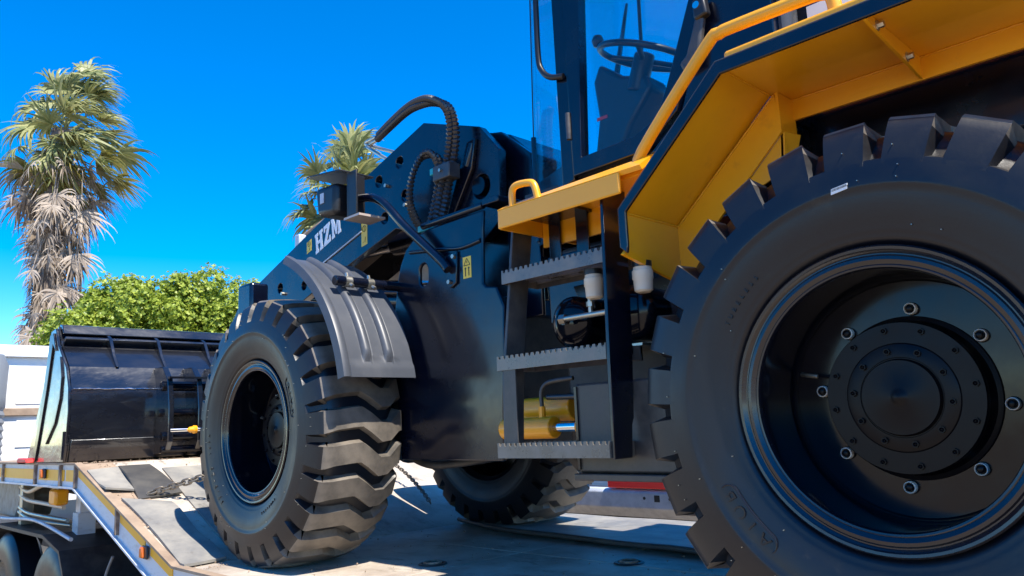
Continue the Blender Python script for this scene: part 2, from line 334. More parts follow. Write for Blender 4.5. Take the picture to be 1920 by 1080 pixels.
# trailer wheels (under the deck, behind the frame)
def simple_wheel(name, x, y, z, rad, parent, m='rubber', face=1):
    wd = 0.26
    pr = [(-wd, 0.56*rad), (-wd-0.0, 0.7*rad), (-wd+0.02, 0.92*rad), (-wd+0.05, rad), (-0.05, rad), (-0.02, 0.92*rad), (0, 0.7*rad), (0, 0.56*rad)]
    t = MB().lathe([(a*face, b) for a, b in pr], 40, (x, y, z), close=True).build(name, m, parent, smooth=40)
    MB().lathe([(-0.03*face, 0.57*rad), (-0.02*face, 0.53*rad), (-0.1*face, 0.48*rad), (-0.1*face, 0.26*rad), (0.02*face, 0.24*rad), (0.03*face, 0.02)], 32, (x, y, z)).build('wheel_disc', 'greycase', t, smooth=40)
    return t
for x in (-2.4, -3.6, -4.8):
    simple_wheel('wheel', x, 0.12, GZ+0.42, 0.42, T); simple_wheel('wheel', x, -2.15, GZ+0.42, 0.42, T, face=-1)
    MB().cyl((x, 0.0, GZ+0.42), (x, -2.0, GZ+0.42), 0.06).build('axle', 'chassis', T)

# ------------------------------------------------------------------ truck tractor in front of the trailer
K = thing('truck_tractor', 'white truck tractor with dark chassis coupled under the trailer gooseneck', 'truck', (8.5, -1.0, GZ))
cabm = MB().prism([(9.5, 0.15), (9.5, 1.66), (9.62, 1.78), (11.3, 1.95), (11.75, 1.2), (11.85, -0.6), (9.9, -0.6), (9.5, 0.0)], -2.25, 0.10).build('cab', 'white', K, bevel=0.05, segs=3)
for z0, z1, y1 in ((1.10, 1.35, -0.36), (0.62, 0.92, -0.38)):
    MB().box(9.488, 9.4995, -2.1, y1, z0, z1).build('back_panel', 'white', cabm, bevel=0.004)
MB().box(9.46, 9.50, -2.22, 0.07, 0.97, 1.055).build('back_rail', 'decktan', cabm, bevel=0.006)
MB().box(9.44, 9.50, -2.2, 0.05, 1.63, 1.66).build('roof_gutter', 'railwhite', cabm)
st = MB().lathe([(0.30, 0.13), (0.42, 0.17)]+[(0.45+0.04*i+(0.0 if i % 2 else 0.012), 0.19 if i % 2 else 0.172) for i in range(16)]+[(1.16, 0.19), (1.5, 0.2), (1.62, 0.15), (1.64, 0.01)], 32, (9.25, -0.02, 0), axis='Z').build('air_intake_stack', 'diffuser', K, smooth=35)
for yy in (-0.65, -1.40):
    MB().box(5.5, 11.2, yy-0.05, yy+0.05, -0.42, -0.14).build('frame_rail', 'chassis', K)
MB().prism([(5.9, -0.06), (7.3, -0.06), (7.3, 0.0), (5.9, 0.0)], -1.5, -0.5).build('fifth_wheel_plate', 'chassis', K)
for x in (6.05, 7.42):
    simple_wheel('drive_wheel', x, 0.13, GZ+0.50, 0.50, K); simple_wheel('drive_wheel', x, -2.13, GZ+0.50, 0.50, K, face=-1)
    MB().cyl((x, 0.0, GZ+0.5), (x, -2.0, GZ+0.5), 0.1).build('axle', 'chassis', K)
for x in (10.9,):
    simple_wheel('steer_wheel', x, 0.10, GZ+0.50, 0.50, K); simple_wheel('steer_wheel', x, -2.10, GZ+0.50, 0.50, K, face=-1)
# mudguards, boxes, hoses, lamps
for x in (6.75,):
    pts = [(x+1.3*cos(a)*0.9, -0.36+0.42*sin(a)*0.55) for a in [pi*i/10 for i in range(11)]]
    MB().prism([(5.42, -0.34), (5.62, -0.10), (6.05, -0.02), (7.5, -0.02), (7.9, -0.10), (8.1, -0.34), (8.08, -0.36), (7.88, -0.125), (7.5, -0.045), (6.05, -0.045), (5.64, -0.12), (5.44, -0.36)], -0.33, 0.17).build('mudguard', 'chassis', K)
MB().box(4.7, 5.38, -0.75, -0.05, -0.62, -0.30).build('rear_crossmember', 'chassis', K, bevel=0.01)
MB().box(5.30, 5.52, -0.02, 0.10, -0.62, -0.28).build('lamp_panel', 'satin', K, bevel=0.01)
MB().cyl((4.69, -0.15, -0.42), (4.66, -0.15, -0.42), 0.055).build('tail_lamp', 'red', K, bevel=0.006)
MB().cyl((4.69, -0.02, -0.40), (4.66, -0.02, -0.40), 0.04).build('indicator_lamp', 'amber', K, bevel=0.006)
MB().box(6.05, 6.22, 0.0, 0.10, 0.18, 0.30).build('amber_canister', 'yellowcyl', K, bevel=0.02)
MB().prism([(7.35, 0.02), (8.1, 0.02), (8.15, 0.12), (8.15, 0.34), (7.3, 0.34), (7.2, 0.2)], -0.22, 0.06).build('valve_box', 'greycase', K, bevel=0.02)
for i, (z0, z1) in enumerate(((0.29, 0.30), (0.22, 0.16), (0.12, 0.06), (0.08, 0.02))):
    MB().tube(smoothpath([(7.25, 0.05, z0+0.0), (6.9, 0.07, z0-0.03), (6.5, 0.06, z1+0.02), (6.1, 0.05-i*0.03, z1)], 6), 0.017, 8).build('air_line', 'reservoir' if i < 2 else 'zinc', K, smooth=60)
MB().box(7.1, 7.18, -0.02, 0.07, -0.02, 0.34).build('bracket', 'zinc', K, bevel=0.004)
MB().tube(smoothpath([(5.6, 0.1, -0.03), (6.4, 0.13, 0.06), (7.3, 0.13, 0.03), (8.2, 0.12, 0.0)], 8), 0.014, 8).build('steel_pipe', 'galv', K, smooth=60)
MB().tube(smoothpath([(4.95, 0.03, -0.10), (5.02, 0.05, -0.25), (4.95, 0.04, -0.36), (4.85, 0.02, -0.40)], 6), 0.009, 8).build('lamp_cable', 'diffuser', K, smooth=60)

# ------------------------------------------------------------------ wheel loader
L = thing('wheel_loader', 'black and yellow wheel loader with raised cab and wide black bucket', 'wheel loader', (1.5, -1.0, 0.0))
RT, ZH, WB = 0.676, 0.66, 3.057
NL = 26
# --- tyre casing
half = [(-0.012, 0.340), (-0.004, 0.352), (0.006, 0.360), (0.014, 0.367), (0.0175, 0.373), (0.0175, 0.378), (0.021, 0.384), (0.0225, 0.392), (0.030, 0.415), (0.037, 0.445), (0.0415, 0.470), (0.0425, 0.486), (0.0455, 0.491), (0.0455, 0.497), (0.0425, 0.515),
        (0.0375, 0.540), (0.0360, 0.548), (0.0345, 0.5535), (0.012, 0.560), (-0.010, 0.592), (-0.032, 0.616), (-0.06, 0.630), (-0.12, 0.640), (-0.21, 0.642)]
prof = half+[(-0.42-a, b) for a, b in reversed(half[:-1])]
ME_tyre = MB().lathe(prof, 96, close=False).mesh('tyre', 'rubber', 50)
# --- one tread lug, running across the tyre in a zigzag
P6 = 2*pi/NL
path = [(0.0376, 0.540, 0.0, 0.370, 0.006), (0.0345, 0.556, 0.0, 0.370, 0.030), (0.0265, 0.590, 0.0, 0.362, 0.038), (0.0145, 0.628, 0.0, 0.352, 0.045), (0.002, 0.652, 0.1, 0.345, 0.048), (-0.012, 0.662, 0.3, 0.335, 0.05),
        (-0.06, 0.669, 0.9, 0.30, 0.05), (-0.14, 0.675, 1.7, 0.305, 0.05), (-0.19, 0.676, 1.9, 0.305, 0.05), (-0.235, 0.676, -0.4, 0.305, 0.05), (-0.30, 0.674, -4.4, 0.305, 0.05), (-0.352, 0.671, -4.2, 0.29, 0.05),
        (-0.40, 0.665, -0.4, 0.31, 0.05), (-0.424, 0.654, 0.0, 0.32, 0.048), (-0.4345, 0.628, 0.0, 0.352, 0.045), (-0.4465, 0.590, 0.0, 0.362, 0.038), (-0.4545, 0.556, 0.0, 0.370, 0.030), (-0.4576, 0.540, 0.0, 0.370, 0.006)]
lg = MB(); vs = []
for i, (y, r, off, h, dp) in enumerate(path):
    a, b = path[max(i-1, 0)], path[min(i+1, len(path)-1)]
    ty, tr = b[0]-a[0], b[1]-a[1]; ln = sqrt(ty*ty+tr*tr); ny, nr = -tr/ln, ty/ln   # inward
    if ny*(y+0.21)+nr*(r) > 0: ny, nr = -ny, -nr
    yb, rb = y+ny*dp, r+nr*dp; c0 = R(off); hh = h*P6
    for (yy, rad, ang) in ((yb, rb, c0-hh-0.018), (y, r, c0-hh+0.006), (y, r, c0+hh-0.006), (yb, rb, c0+hh+0.018)):
        vs.append((-rad*cos(ang), yy, rad*sin(ang)))
fs = []
for i in range(len(path)-1):
    for k in range(3): fs.append((i*4+k, i*4+k+1, (i+1)*4+k+1, (i+1)*4+k))
fs += [(0, 1, 2, 3), tuple((len(path)-1)*4+k for k in (3, 2, 1, 0))]
lg.add(vs, fs); ME_lug = lg.mesh('tread_lug', 'lugrubber', 28); ME_lug.materials.append(M['rubber'])
for p in ME_lug.polygons:
    if p.center.y > -0.004 or p.center.y < -0.416: p.material_index = 1
# --- rim, hub
ME_rim = MB().lathe([(-0.03, 0.340), (-0.006, 0.349), (0.006, 0.3545), (0.014, 0.3545), (0.0185, 0.350), (0.0175, 0.3435), (0.011, 0.339), (0.0075, 0.335), (0.0075, 0.332), (0.0115, 0.328), (0.0125, 0.320), (0.008, 0.312), (0.006, 0.3095), (0.0075, 0.307), (0.0065, 0.3025), (0.001, 0.300),
                     (-0.006, 0.2995), (-0.05, 0.3005), (-0.12, 0.302), (-0.180, 0.304), (-0.196, 0.303), (-0.204, 0.298), (-0.2035, 0.294), (-0.200, 0.290), (-0.200, 0.150)], 96).mesh('rim', 'rim', 35)
ME_rim.materials.append(M['rimgloss'])
for p in ME_rim.polygons:
    if p.center.y > -0.008: p.material_index = 1
ME_hub = MB().lathe([(-0.205, 0.203), (-0.192, 0.200), (-0.188, 0.190), (-0.170, 0.180), (-0.152, 0.178), (-0.150, 0.1835), (-0.136, 0.1840), (-0.132, 0.1815), (-0.131, 0.132), (-0.1285, 0.1305), (-0.127, 0.128), (-0.126, 0.097),
                     (-0.1275, 0.0955), (-0.1275, 0.0935), (-0.120, 0.092), (-0.115, 0.089), (-0.112, 0.024), (-0.109, 0.016), (-0.104, 0.009), (-0.103, 0.0)], 72).mesh('hub_plate', 'hub', 35)
def hexm(r, h, m, name, ring=None):
    b = MB()
    b.prism([(r*cos(pi*k/3), r*sin(pi*k/3)) for k in range(6)], 0, h)
    b.lathe([(h, 0.001), (h+0.004, r*0.5), (h, r*0.62)], 12)
    return b.mesh(name, m)
ME_bolt = hexm(0.0085, 0.007, 'hub', 'bolt')
ME_nut = MB().lathe([(0.0, 0.017), (0.004, 0.017), (0.005, 0.0155), (0.018, 0.0145), (0.020, 0.0125), (0.013, 0.0115), (0.013, 0.009), (0.024, 0.0085), (0.026, 0.006), (0.026, 0.0)], 16).mesh('wheel_nut', 'nutsteel', 40); ME_nut.materials.append(M['hub'])
for p in ME_nut.polygons:
    if (p.center.x**2+p.center.z**2)**0.5 < 0.0105 or p.center.y < 0.006: p.material_index = 1
# sidewall lettering
def arc_text(s, size, rad, a0, step, y):
    b = MB()
    for i, ch in enumerate(s):
        v, f = text_geo(ch, size, 0.003); ph = a0-i*step
        b.add([(-(cos(ph)*(rad+q[1])+sin(ph)*q[0]), y+q[2], sin(ph)*(rad+q[1])-cos(ph)*q[0]) for q in v], f)
    return b
def capsule(rad, a0, a1, hw, y):
    pts = []
    N = 16
    for i in range(N+1): pts.append((rad+hw, a0+(a1-a0)*i/N))
    for i in range(1, 8): t = pi*i/8; pts.append((rad+hw*cos(t), a1+(1 if a1 > a0 else -1)*hw*sin(t)/rad))
    for i in range(N+1): pts.append((rad-hw, a1+(a0-a1)*i/N))
    for i in range(1, 8): t = pi*i/8; pts.append((rad-hw*cos(t), a0-(1 if a1 > a0 else -1)*hw*sin(t)/rad))
    return [(-q*cos(p), y, q*sin(p)) for q, p in pts]
lt = arc_text('ATOB', 0.046, 0.452, R(233.5), R(5.6), 0.0375)
cp = capsule(0.452, R(216), R(234.5), 0.026, 0.0380); lt.tube(cp+[cp[0]], 0.0025, 6, False)
lt.f += []
ME_let_rear = None
btl = arc_text('TUBELESS', 0.018, 0.415, R(155), R(2.8), 0.0300); lt.add(btl.v, btl.f)
ME_let_rear = lt.mesh('sidewall_lettering', 'rubber', None)
b17 = arc_text('17.5-25', 0.036, 0.452, R(78), R(4.6), 0.0380); lt.add(b17.v, b17.f)
bpr = arc_text('16PR', 0.026, 0.452, R(40), R(4.0), 0.0380); lt.add(bpr.v, bpr.f)
ME_let = lt.mesh('sidewall_lettering', 'rubber', None)
# moulding nibs on the sidewall
nb = MB(); rg = random.Random(3)
for i in range(46):
    a = rg.random()*2*pi; q = rg.choice([0.50, 0.506, 0.535, 0.56, 0.585, 0.40, 0.475]); y = {0.50: .044, 0.506: .0435, 0.535: .038, 0.56: .032, 0.585: .027, 0.40: .025, 0.475: .0415}[q]
    nb.cyl((-q*cos(a), y, q*sin(a)), (-q*cos(a), y+0.006, q*sin(a)), 0.0013, 5)
ME_nib = nb.mesh('moulding_nibs', 'zinc')
def wheel(x, y, side, spin, detail=True):
    r0 = link('wheel', ME_rim, L)
    r0.location = (x, y, ZH); r0.rotation_euler = (0, 0, 0 if side > 0 else pi)
    def sub(name, me, loc=(0, 0, 0), ang=spin):
        o = bpy.data.objects.new(name, me); col.objects.link(o); o.parent = r0; o.location = loc; o.rotation_euler = (0, ang, 0); return o
    sub('tyre', ME_tyre); sub('hub_plate', ME_hub)
    for k in range(NL): sub('tread_lug', ME_lug, ang=spin+k*P6)
    if detail:
        sub('sidewall_lettering', ME_let if x > 1 else ME_let_rear)['kind'] = 'stuff'; nbo = sub('moulding_nibs', ME_nib); nbo['kind'] = 'stuff'
        for k in range(8):
            a = spin*0+R(97)+k*pi/4; sub('wheel_nut', ME_nut, (0.219*cos(a), -0.200, 0.219*sin(a)))
        for k in range(12):
            a = R(82)+k*pi/6; sub('bolt', ME_bolt, (0.165*cos(a), -0.132, 0.165*sin(a)), 0.3*k)
        for k in range(10):
            a = R(80)+k*pi/5; sub('bolt', ME_bolt, (0.1135*cos(a), -0.127, 0.1135*sin(a)), 0.2*k)
        o = sub('valve_stem', MB().tube([(0.262, -0.17, 0.075), (0.235, -0.15, 0.07), (0.21, -0.15, 0.066)], 0.006, 8).mesh('valve_stem', 'zinc', 40), ang=0)
    return r0
wr = wheel(0, 0, 1, R(-6)); wf = wheel(WB, 0, 1, R(154))
wheel(0, -2.0, -1, R(3), False); wheel(WB, -2.0, -1, R(5), False)
def sticker(parent, x0, x1, z0, z1, y, name='sticker', m='paper'):
    return MB().box(x0, x1, y, y+0.0012, z0, z1).build(name, m, parent)
# barcode sticker on the rear tyre, part of the loader
bx, bz = 0.021, 1.156
sk = MB(); ca, sa = cos(R(-9)), sin(R(-9))
def rotp(u, v): return (bx-(u*ca-v*sa), bz+(-(u*sa)*1+v*ca))
sk.prism([rotp(-0.02, -0.007), rotp(0.02, -0.007), rotp(0.02, 0.007), rotp(-0.02, 0.007)], 0.0445, 0.0466)
sko = sk.build('barcode_sticker', 'paper', L)
bc = MB(); rg = random.Random(5); u = -0.018
while u < 0.017:
    w_ = rg.choice([0.0008, 0.0014]); bc.prism([rotp(u, -0.0005), rotp(u+w_, -0.0005), rotp(u+w_, 0.0055), rotp(u, 0.0055)], 0.0467, 0.0470); u += w_+rg.choice([0.0008, 0.0012])
bc.build('barcode', 'labelb', sko)
for x in (0, WB):
    MB().lathe([(-0.2, 0.19), (-0.3, 0.20), (-0.42, 0.17), (-0.6, 0.12), (-0.8, 0.13), (-0.95, 0.22), (-1.05, 0.22), (-1.2, 0.13), (-1.4, 0.12), (-1.58, 0.17), (-1.7, 0.20), (-1.8, 0.19)], 28, (x, 0, ZH)).build('axle', 'chassis', L, smooth=40)

# --- rear fender (left), folded sheet
def fender(s, yc):
    # s=+1 left ; y = yc - s*depth
    def Y(dp): return yc-s*dp
    t = 0.012; FO = [(-0.95, 1.607), (0.333, 1.607), (0.70, 1.266), (0.70, 1.145)]
    def inset(p, q): return q
    top = MB()
    out = FO; inn = [(-0.95, 1.607-t), (0.328, 1.607-t), (0.688, 1.260), (0.688, 1.145)]
    top.prism(out+inn[::-1], Y(0.0), Y(0.30)); f0 = top.build('fender', 'yellow', L)
    MB().box(-0.95, 0.33, min(Y(0.3), Y(0.55)), max(Y(0.3), Y(0.55)), 1.607-t, 1.607).build('fender_top', 'yellow', f0)
    # dark trim along the outer edge
    tr = [(-0.95, 1.611), (0.3345, 1.611), (0.704, 1.268), (0.704, 1.148), (0.680, 1.128), (0.676, 1.150), (0.676, 1.256), (0.322, 1.572), (-0.95, 1.572)]
    MB().prism(tr, Y(-0.012), Y(0.0)).build('edge_trim', 'paint', f0, bevel=0.003)
    MB().tube([(-0.9, Y(-0.006), 1.613), (0.336, Y(-0.006), 1.613), (0.7055, Y(-0.006), 1.270), (0.7055, Y(-0.006), 1.15)], 0.0025, 6).build('trim_glint', 'intake', f0, smooth=50)  # tube paler than the trim, painting the light its upper edge reflects
    # inner walls
    wl = [(0.333-0.02, 1.594), (0.688, 1.258), (0.688, 1.062), (0.605, 1.100), (0.600, 1.185), (0.30, 1.468)]
    MB().prism(wl, Y(0.288), Y(0.298)).build('inner_wall', 'yellow', f0)
    MB().box(-0.95, 0.300, min(Y(0.385), Y(0.395)), max(Y(0.385), Y(0.395)), 1.528, 1.594).build('rear_inner_wall', 'yellow', f0)
    MB().box(0.300, 0.310, min(Y(0.2885), Y(0.395)), max(Y(0.2885), Y(0.395)), 1.47, 1.594).build('corner_plate', 'yellow', f0)
    # lower front plate closing the fender, slightly slanted
    lf = MB(); lf.add([(0.700, Y(0.004), 1.145), (0.688, Y(0.004), 1.145), (0.688, Y(0.287), 1.145), (0.700, Y(0.287), 1.145), (0.704, Y(-0.012), 1.127), (0.690, Y(-0.012), 1.127), (0.688, Y(0.287), 1.062), (0.700, Y(0.287), 1.062)],
                      [(0, 1, 2, 3), (4, 5, 6, 7), (0, 1, 5, 4), (1, 2, 6, 5), (2, 3, 7, 6), (3, 0, 4, 7)]); lf.build('lower_lip', 'yellow', f0)
    # rib with two bolts
    rb = MB().prism([(Y(0.0), 1.594), (Y(0.0), 1.570), (Y(0.385), 1.53), (Y(0.385), 1.594)], -0.075, -0.067, 'YZ').build('rib', 'yellow', f0)
    for dp, z in ((0.07, 1.578), (0.27, 1.558)):
        MB().cyl((-0.078, Y(dp), z), (-0.092, Y(dp), z), 0.009, 6).build('bolt', 'zinc', rb)
        MB().cyl((-0.0755, Y(dp), z), (-0.078, Y(dp), z), 0.014, 12).build('washer', 'zinc', rb)
    # hanging gusset with folded edge
    MB().prism([(0.302, 1.466), (0.345, 1.425), (0.50, 1.278), (0.415, 1.31), (0.310, 1.352)], Y(0.300), Y(0.308)).build('gusset', 'yellow', f0)
    gs = MB(); gs.add([(0.296, Y(0.300), 1.468), (0.306, Y(0.300), 1.350), (0.318, Y(0.300), 1.350), (0.308, Y(0.300), 1.468), (0.276, Y(0.365), 1.468), (0.298, Y(0.340), 1.350), (0.31, Y(0.340), 1.350), (0.288, Y(0.365), 1.468)],
                      [(0, 1, 2, 3), (7, 6, 5, 4), (0, 4, 5, 1), (1, 5, 6, 2), (2, 6, 7, 3), (3, 7, 4, 0)]); gs.build('gusset_flange', 'yellow', f0)
    rgw = random.Random(9)
    for p_, q_ in (((0.327, Y(0.004), 1.5935), (0.327, Y(0.285), 1.5935)), ((0.3125, Y(0.286), 1.588), (0.686, Y(0.286), 1.252)), ((0.30, Y(0.384), 1.5925), (-0.9, Y(0.384), 1.5925)), ((0.687, Y(0.004), 1.255), (0.687, Y(0.285), 1.255))):
        P_, Q_ = Vector(p_), Vector(q_); n_ = int((Q_-P_).length/0.012)
        MB().tube([P_.lerp(Q_, i/n_) for i in range(n_+1)], 0.003, 6, True, [0.0028+rgw.uniform(-.0009, .0011) for i in range(n_+1)]).build('weld_bead', 'yellow', f0, smooth=60)
    # raised tread pan on top of the fender
    MB().box(-0.95, 0.315, min(Y(0.004), Y(0.52)), max(Y(0.004), Y(0.52)), 1.6115, 1.640).build('fender_pan', 'yellow', f0, bevel=0.010, segs=3)
    # handrail
    hp = [(0.655, Y(0.06), 1.40), (0.645, Y(0.055), 1.452), (0.39, Y(0.05), 1.700), (0.345, Y(0.05), 1.722), (0.30, Y(0.05), 1.725), (0.10, Y(0.05), 1.718), (0.045, Y(0.05), 1.712), (0.018, Y(0.05), 1.692), (0.012, Y(0.05), 1.62)]
    MB().tube(smoothpath(hp, 5), 0.0185, 14).build('handrail', 'yellow', L, smooth=50)
    # platform beside the cab
    pf = MB().box(0.700, 1.245, min(Y(0.0), Y(0.012)), max(Y(0.0), Y(0.012)), 1.322, 1.392).build('platform_skirt', 'yellow', L, bevel=0.005)
    cs = MB(); cs.add([(0.62, Y(0.0), 1.392), (1.245, Y(0.0), 1.392), (1.245, Y(0.03), 1.408), (0.60, Y(0.05), 1.432), (0.62, Y(0.012), 1.380), (1.245, Y(0.012), 1.380), (1.245, Y(0.04), 1.398), (0.60, Y(0.06), 1.420)],
                      [(0, 1, 2, 3), (7, 6, 5, 4), (0, 4, 5, 1), (1, 5, 6, 2), (2, 6, 7, 3), (3, 7, 4, 0)]); cs.build('platform_bevel', 'yellow', pf)
    MB().box(0.64, 1.245, min(Y(0.04), Y(0.42)), max(Y(0.04), Y(0.42)), 1.375, 1.392).build('platform_floor', 'yellow', pf)
    MB().box(1.233, 1.245, min(Y(0.012), Y(0.42)), max(Y(0.012), Y(0.42)), 1.322, 1.3755).build('platform_front', 'yellow', pf)
    MB().box(0.72, 1.23, min(Y(0.22), Y(0.232)), max(Y(0.22), Y(0.232)), 1.28, 1.375).build('platform_inner_beam', 'yellow', pf)
    for k, x in enumerate((0.80, 0.86, 0.92)): MB().cyl((x, Y(0.1), 1.375), (x, Y(0.1), 1.369), 0.009, 10).build('rivet', 'zinc', pf)
    # small yellow grab loop
    MB().tube(smoothpath([(1.185, Y(0.02), 1.39), (1.185, Y(0.02), 1.445), (1.165, Y(0.02), 1.467), (1.10, Y(0.02), 1.462), (1.075, Y(0.02), 1.445), (1.06, Y(0.02), 1.39)], 5), 0.013, 12).build('grab_loop', 'yellow', pf, smooth=50)
    return f0
fender(1, 0.0); fender(-1, -2.0)

# --- ladder
def serrated(x0, x1, z0, z1, y0, y1, pitch=0.0235, depth=0.011):
    poly = [(x0, z0), (x1, z0)]; n = int((x1-x0)/pitch); 
    xs = [x1-(x1-x0)*i/n for i in range(n)]
    q = (x1-x0)/n
    poly.append((x1, z1))
    for x in xs:
        poly += [(x-q*0.30, z1), (x-q*0.36, z1-depth*0.75), (x-q*0.5, z1-depth), (x-q*0.66, z1-depth), (x-q*0.8, z1-depth*0.75), (x-q*0.86, z1)]
    poly.append((x0, z1))
    return MB().prism(poly, y0, y1)
def ladder(s, yc):
    def Y(dp): return yc-s*dp
    lad = MB().prism([(Y(0.10), 1.37), (Y(0.20), 1.37), (Y(0.12), 0.86), (Y(0.10), 0.52), (Y(0.015), 0.52), (Y(0.02), 0.80)], 1.262, 1.274, 'YZ').build('ladder', 'satin', L, bevel=0.002)
    MB().prism([(Y(0.03), 1.40), (Y(0.15), 1.40), (Y(0.135), 0.90), (Y(0.115), 0.64), (Y(0.105), 0.62), (Y(0.095), 0.52), (Y(0.008), 0.52), (Y(0.012), 0.82)], 0.790, 0.802, 'YZ').build('stringer', 'paint', lad, bevel=0.002)
    MB().box(1.205, 1.262, min(Y(0.016), Y(0.022)), max(Y(0.016), Y(0.022)), 0.572, 0.822).build('stringer_flange', 'satin', lad)
    for z, off in ((1.134, 0.052), (0.822, 0.012), (0.524, 0.0)):
        st = serrated(0.803, 1.290, z, z+0.050, Y(off), Y(off+0.006)).build('step', 'stepsteel', lad)
        for k in range(1, 5): serrated(0.803, 1.288, z+0.018, z+0.049, Y(off+0.045*k), Y(off+0.045*k+0.004)).build('tread_bar', 'stepsteel', st)
        MB().box(1.284, 1.290, min(Y(off+0.0062), Y(off+0.19)), max(Y(off+0.0062), Y(off+0.19)), z, z+0.046).build('step_end', 'stepsteel', st)
        MB().box(0.803, 0.809, min(Y(off+0.0062), Y(off+0.19)), max(Y(off+0.0062), Y(off+0.19)), z, z+0.046).build('step_end', 'stepsteel', st)
        MB().box(0.803, 1.284, min(Y(off+0.184), Y(off+0.19)), max(Y(off+0.184), Y(off+0.19)), z, z+0.046).build('step_back', 'satin', st)
    for x in (1.16, 1.03):
        MB().box(x-0.028, x+0.028, min(Y(0.205), Y(0.213)), max(Y(0.205), Y(0.213)), 1.15, 1.372).build('hanger', 'paint', lad, bevel=0.003)
    MB().box(0.99, 1.2, min(Y(0.12), Y(0.30)), max(Y(0.12), Y(0.30)), 1.364, 1.3745).build('mount_plate', 'paint', lad)
ladder(1, 0.0); ladder(-1, -2.0)

# --- rear frame, tanks and things seen between the steps
rf = MB().box(-1.6, 1.45, -1.45, -0.56, 0.52, 1.36).build('rear_frame', 'chassis', L, bevel=0.02)
MB().box(0.35, 1.40, -0.56, -0.42, 1.02, 1.30).build('side_beam', 'paint', rf, bevel=0.01)
MB().box(0.2, 1.42, -0.55, -0.40, 0.895, 0.925).build('beam_ledge', 'paint', rf, bevel=0.004)
bx_ = MB().box(0.55, 1.035, -0.55, -0.125, 0.470, 0.760).build('battery_box', 'satin', L, bevel=0.008)
MB().box(0.56, 1.045, -0.54, -0.110, 0.446, 0.468).build('box_base', 'satin', bx_, bevel=0.004)
MB().box(1.024, 1.034, -0.124, -0.118, 0.48, 0.75).build('box_seam', 'paint', bx_)
MB().box(0.875, 0.895, -0.16, -0.13, 0.760, 0.785).build('box_latch', 'satin', bx_, bevel=0.003)
for x in (1.105, 0.845):
    tk = MB().lathe([(-0.5, 0.001), (-0.5, 0.09), (-0.02, 0.092), (-0.012, 0.093), (0.0, 0.090), (0.018, 0.072), (0.028, 0.045), (0.032, 0.0)], 32, (x, -0.21, 0.985)).build('air_tank', 'rim', L, smooth=40)
    MB().cyl((x, -0.18, 0.985), (x, -0.165, 0.985), 0.014, 6).build('drain_plug', 'zinc', tk)
MB().box(0.80, 1.2, -0.34, -0.2, 0.872, 0.880).build('tank_strap', 'zinc', L)
rod = MB().cyl((1.075, -0.125, 0.985), (0.80, -0.125, 0.985), 0.010, 12).build('brake_line', 'zinc', L, smooth=40)
MB().cyl((0.945, -0.125, 0.99), (0.945, -0.125, 1.04), 0.008, 8).build('fitting', 'zinc', rod)
MB().cyl((0.945, -0.125, 1.012), (0.945, -0.125, 1.028), 0.014, 6).build('nut', 'zinc', rod)
MB().cyl((1.085, -0.13, 0.985), (1.06, -0.13, 0.985), 0.018, 6).build('nut', 'zinc', rod)
for x, tilt in ((0.912, 0.0), (0.715, 0.02)):
    rs = MB().lathe([(0.0, 0.001), (0.0, 0.022), (0.006, 0.029), (0.040, 0.031), (0.043, 0.033), (0.068, 0.033), (0.070, 0.030), (0.080, 0.029)], 24, (x, -0.11, 1.032-(0.008 if tilt else 0)), axis='Z').build('fluid_reservoir', 'reservoir', L, smooth=40)
    MB().lathe([(0.080, 0.031), (0.098, 0.031), (0.100, 0.001)], 20, (x, -0.11, 1.032-(0.008 if tilt else 0)), axis='Z').build('cap', 'blackplastic', rs, smooth=40)
MB().prism([(1.03, 1.12), (1.12, 1.12), (1.07, 1.0), (1.04, 0.99), (1.02, 1.02)], -0.26, -0.245).build('tank_bracket', 'paint', L, bevel=0.004)
# steering cylinder
cy = MB().cyl((1.62, -0.36, 0.618), (1.345, -0.36, 0.618), 0.042, 28).build('steering_cylinder', 'yellowcyl', L, bevel=0.005)
MB().cyl((1.60, -0.47, 0.69), (1.33, -0.47, 0.69), 0.05, 28).build('cylinder_block', 'yellowcyl', cy, bevel=0.006)
MB().cyl((1.345, -0.36, 0.618), (1.21, -0.36, 0.618), 0.018, 20).build('piston_rod', 'chrome', cy, smooth=40)
MB().cyl((1.225, -0.36, 0.618), (1.208, -0.36, 0.618), 0.029, 20).build('rod_eye', 'yellowcyl', cy)
MB().cyl((1.41, -0.36, 0.655), (1.41, -0.36, 0.70), 0.014, 10).build('port', 'yellowcyl', cy)
MB().tube(smoothpath([(1.41, -0.36, 0.70), (1.41, -0.36, 0.755), (1.39, -0.365, 0.785), (1.35, -0.37, 0.795), (1.26, -0.38, 0.80)], 6), 0.0085, 10).build('elbow_pipe', 'satin', cy, smooth=50)
corrugated([(1.40, -0.38, 0.735), (1.3, -0.39, 0.732), (1.2, -0.40, 0.73)], 0.010, 0.002, 0.01).build('hose', 'hose', cy, smooth=60)

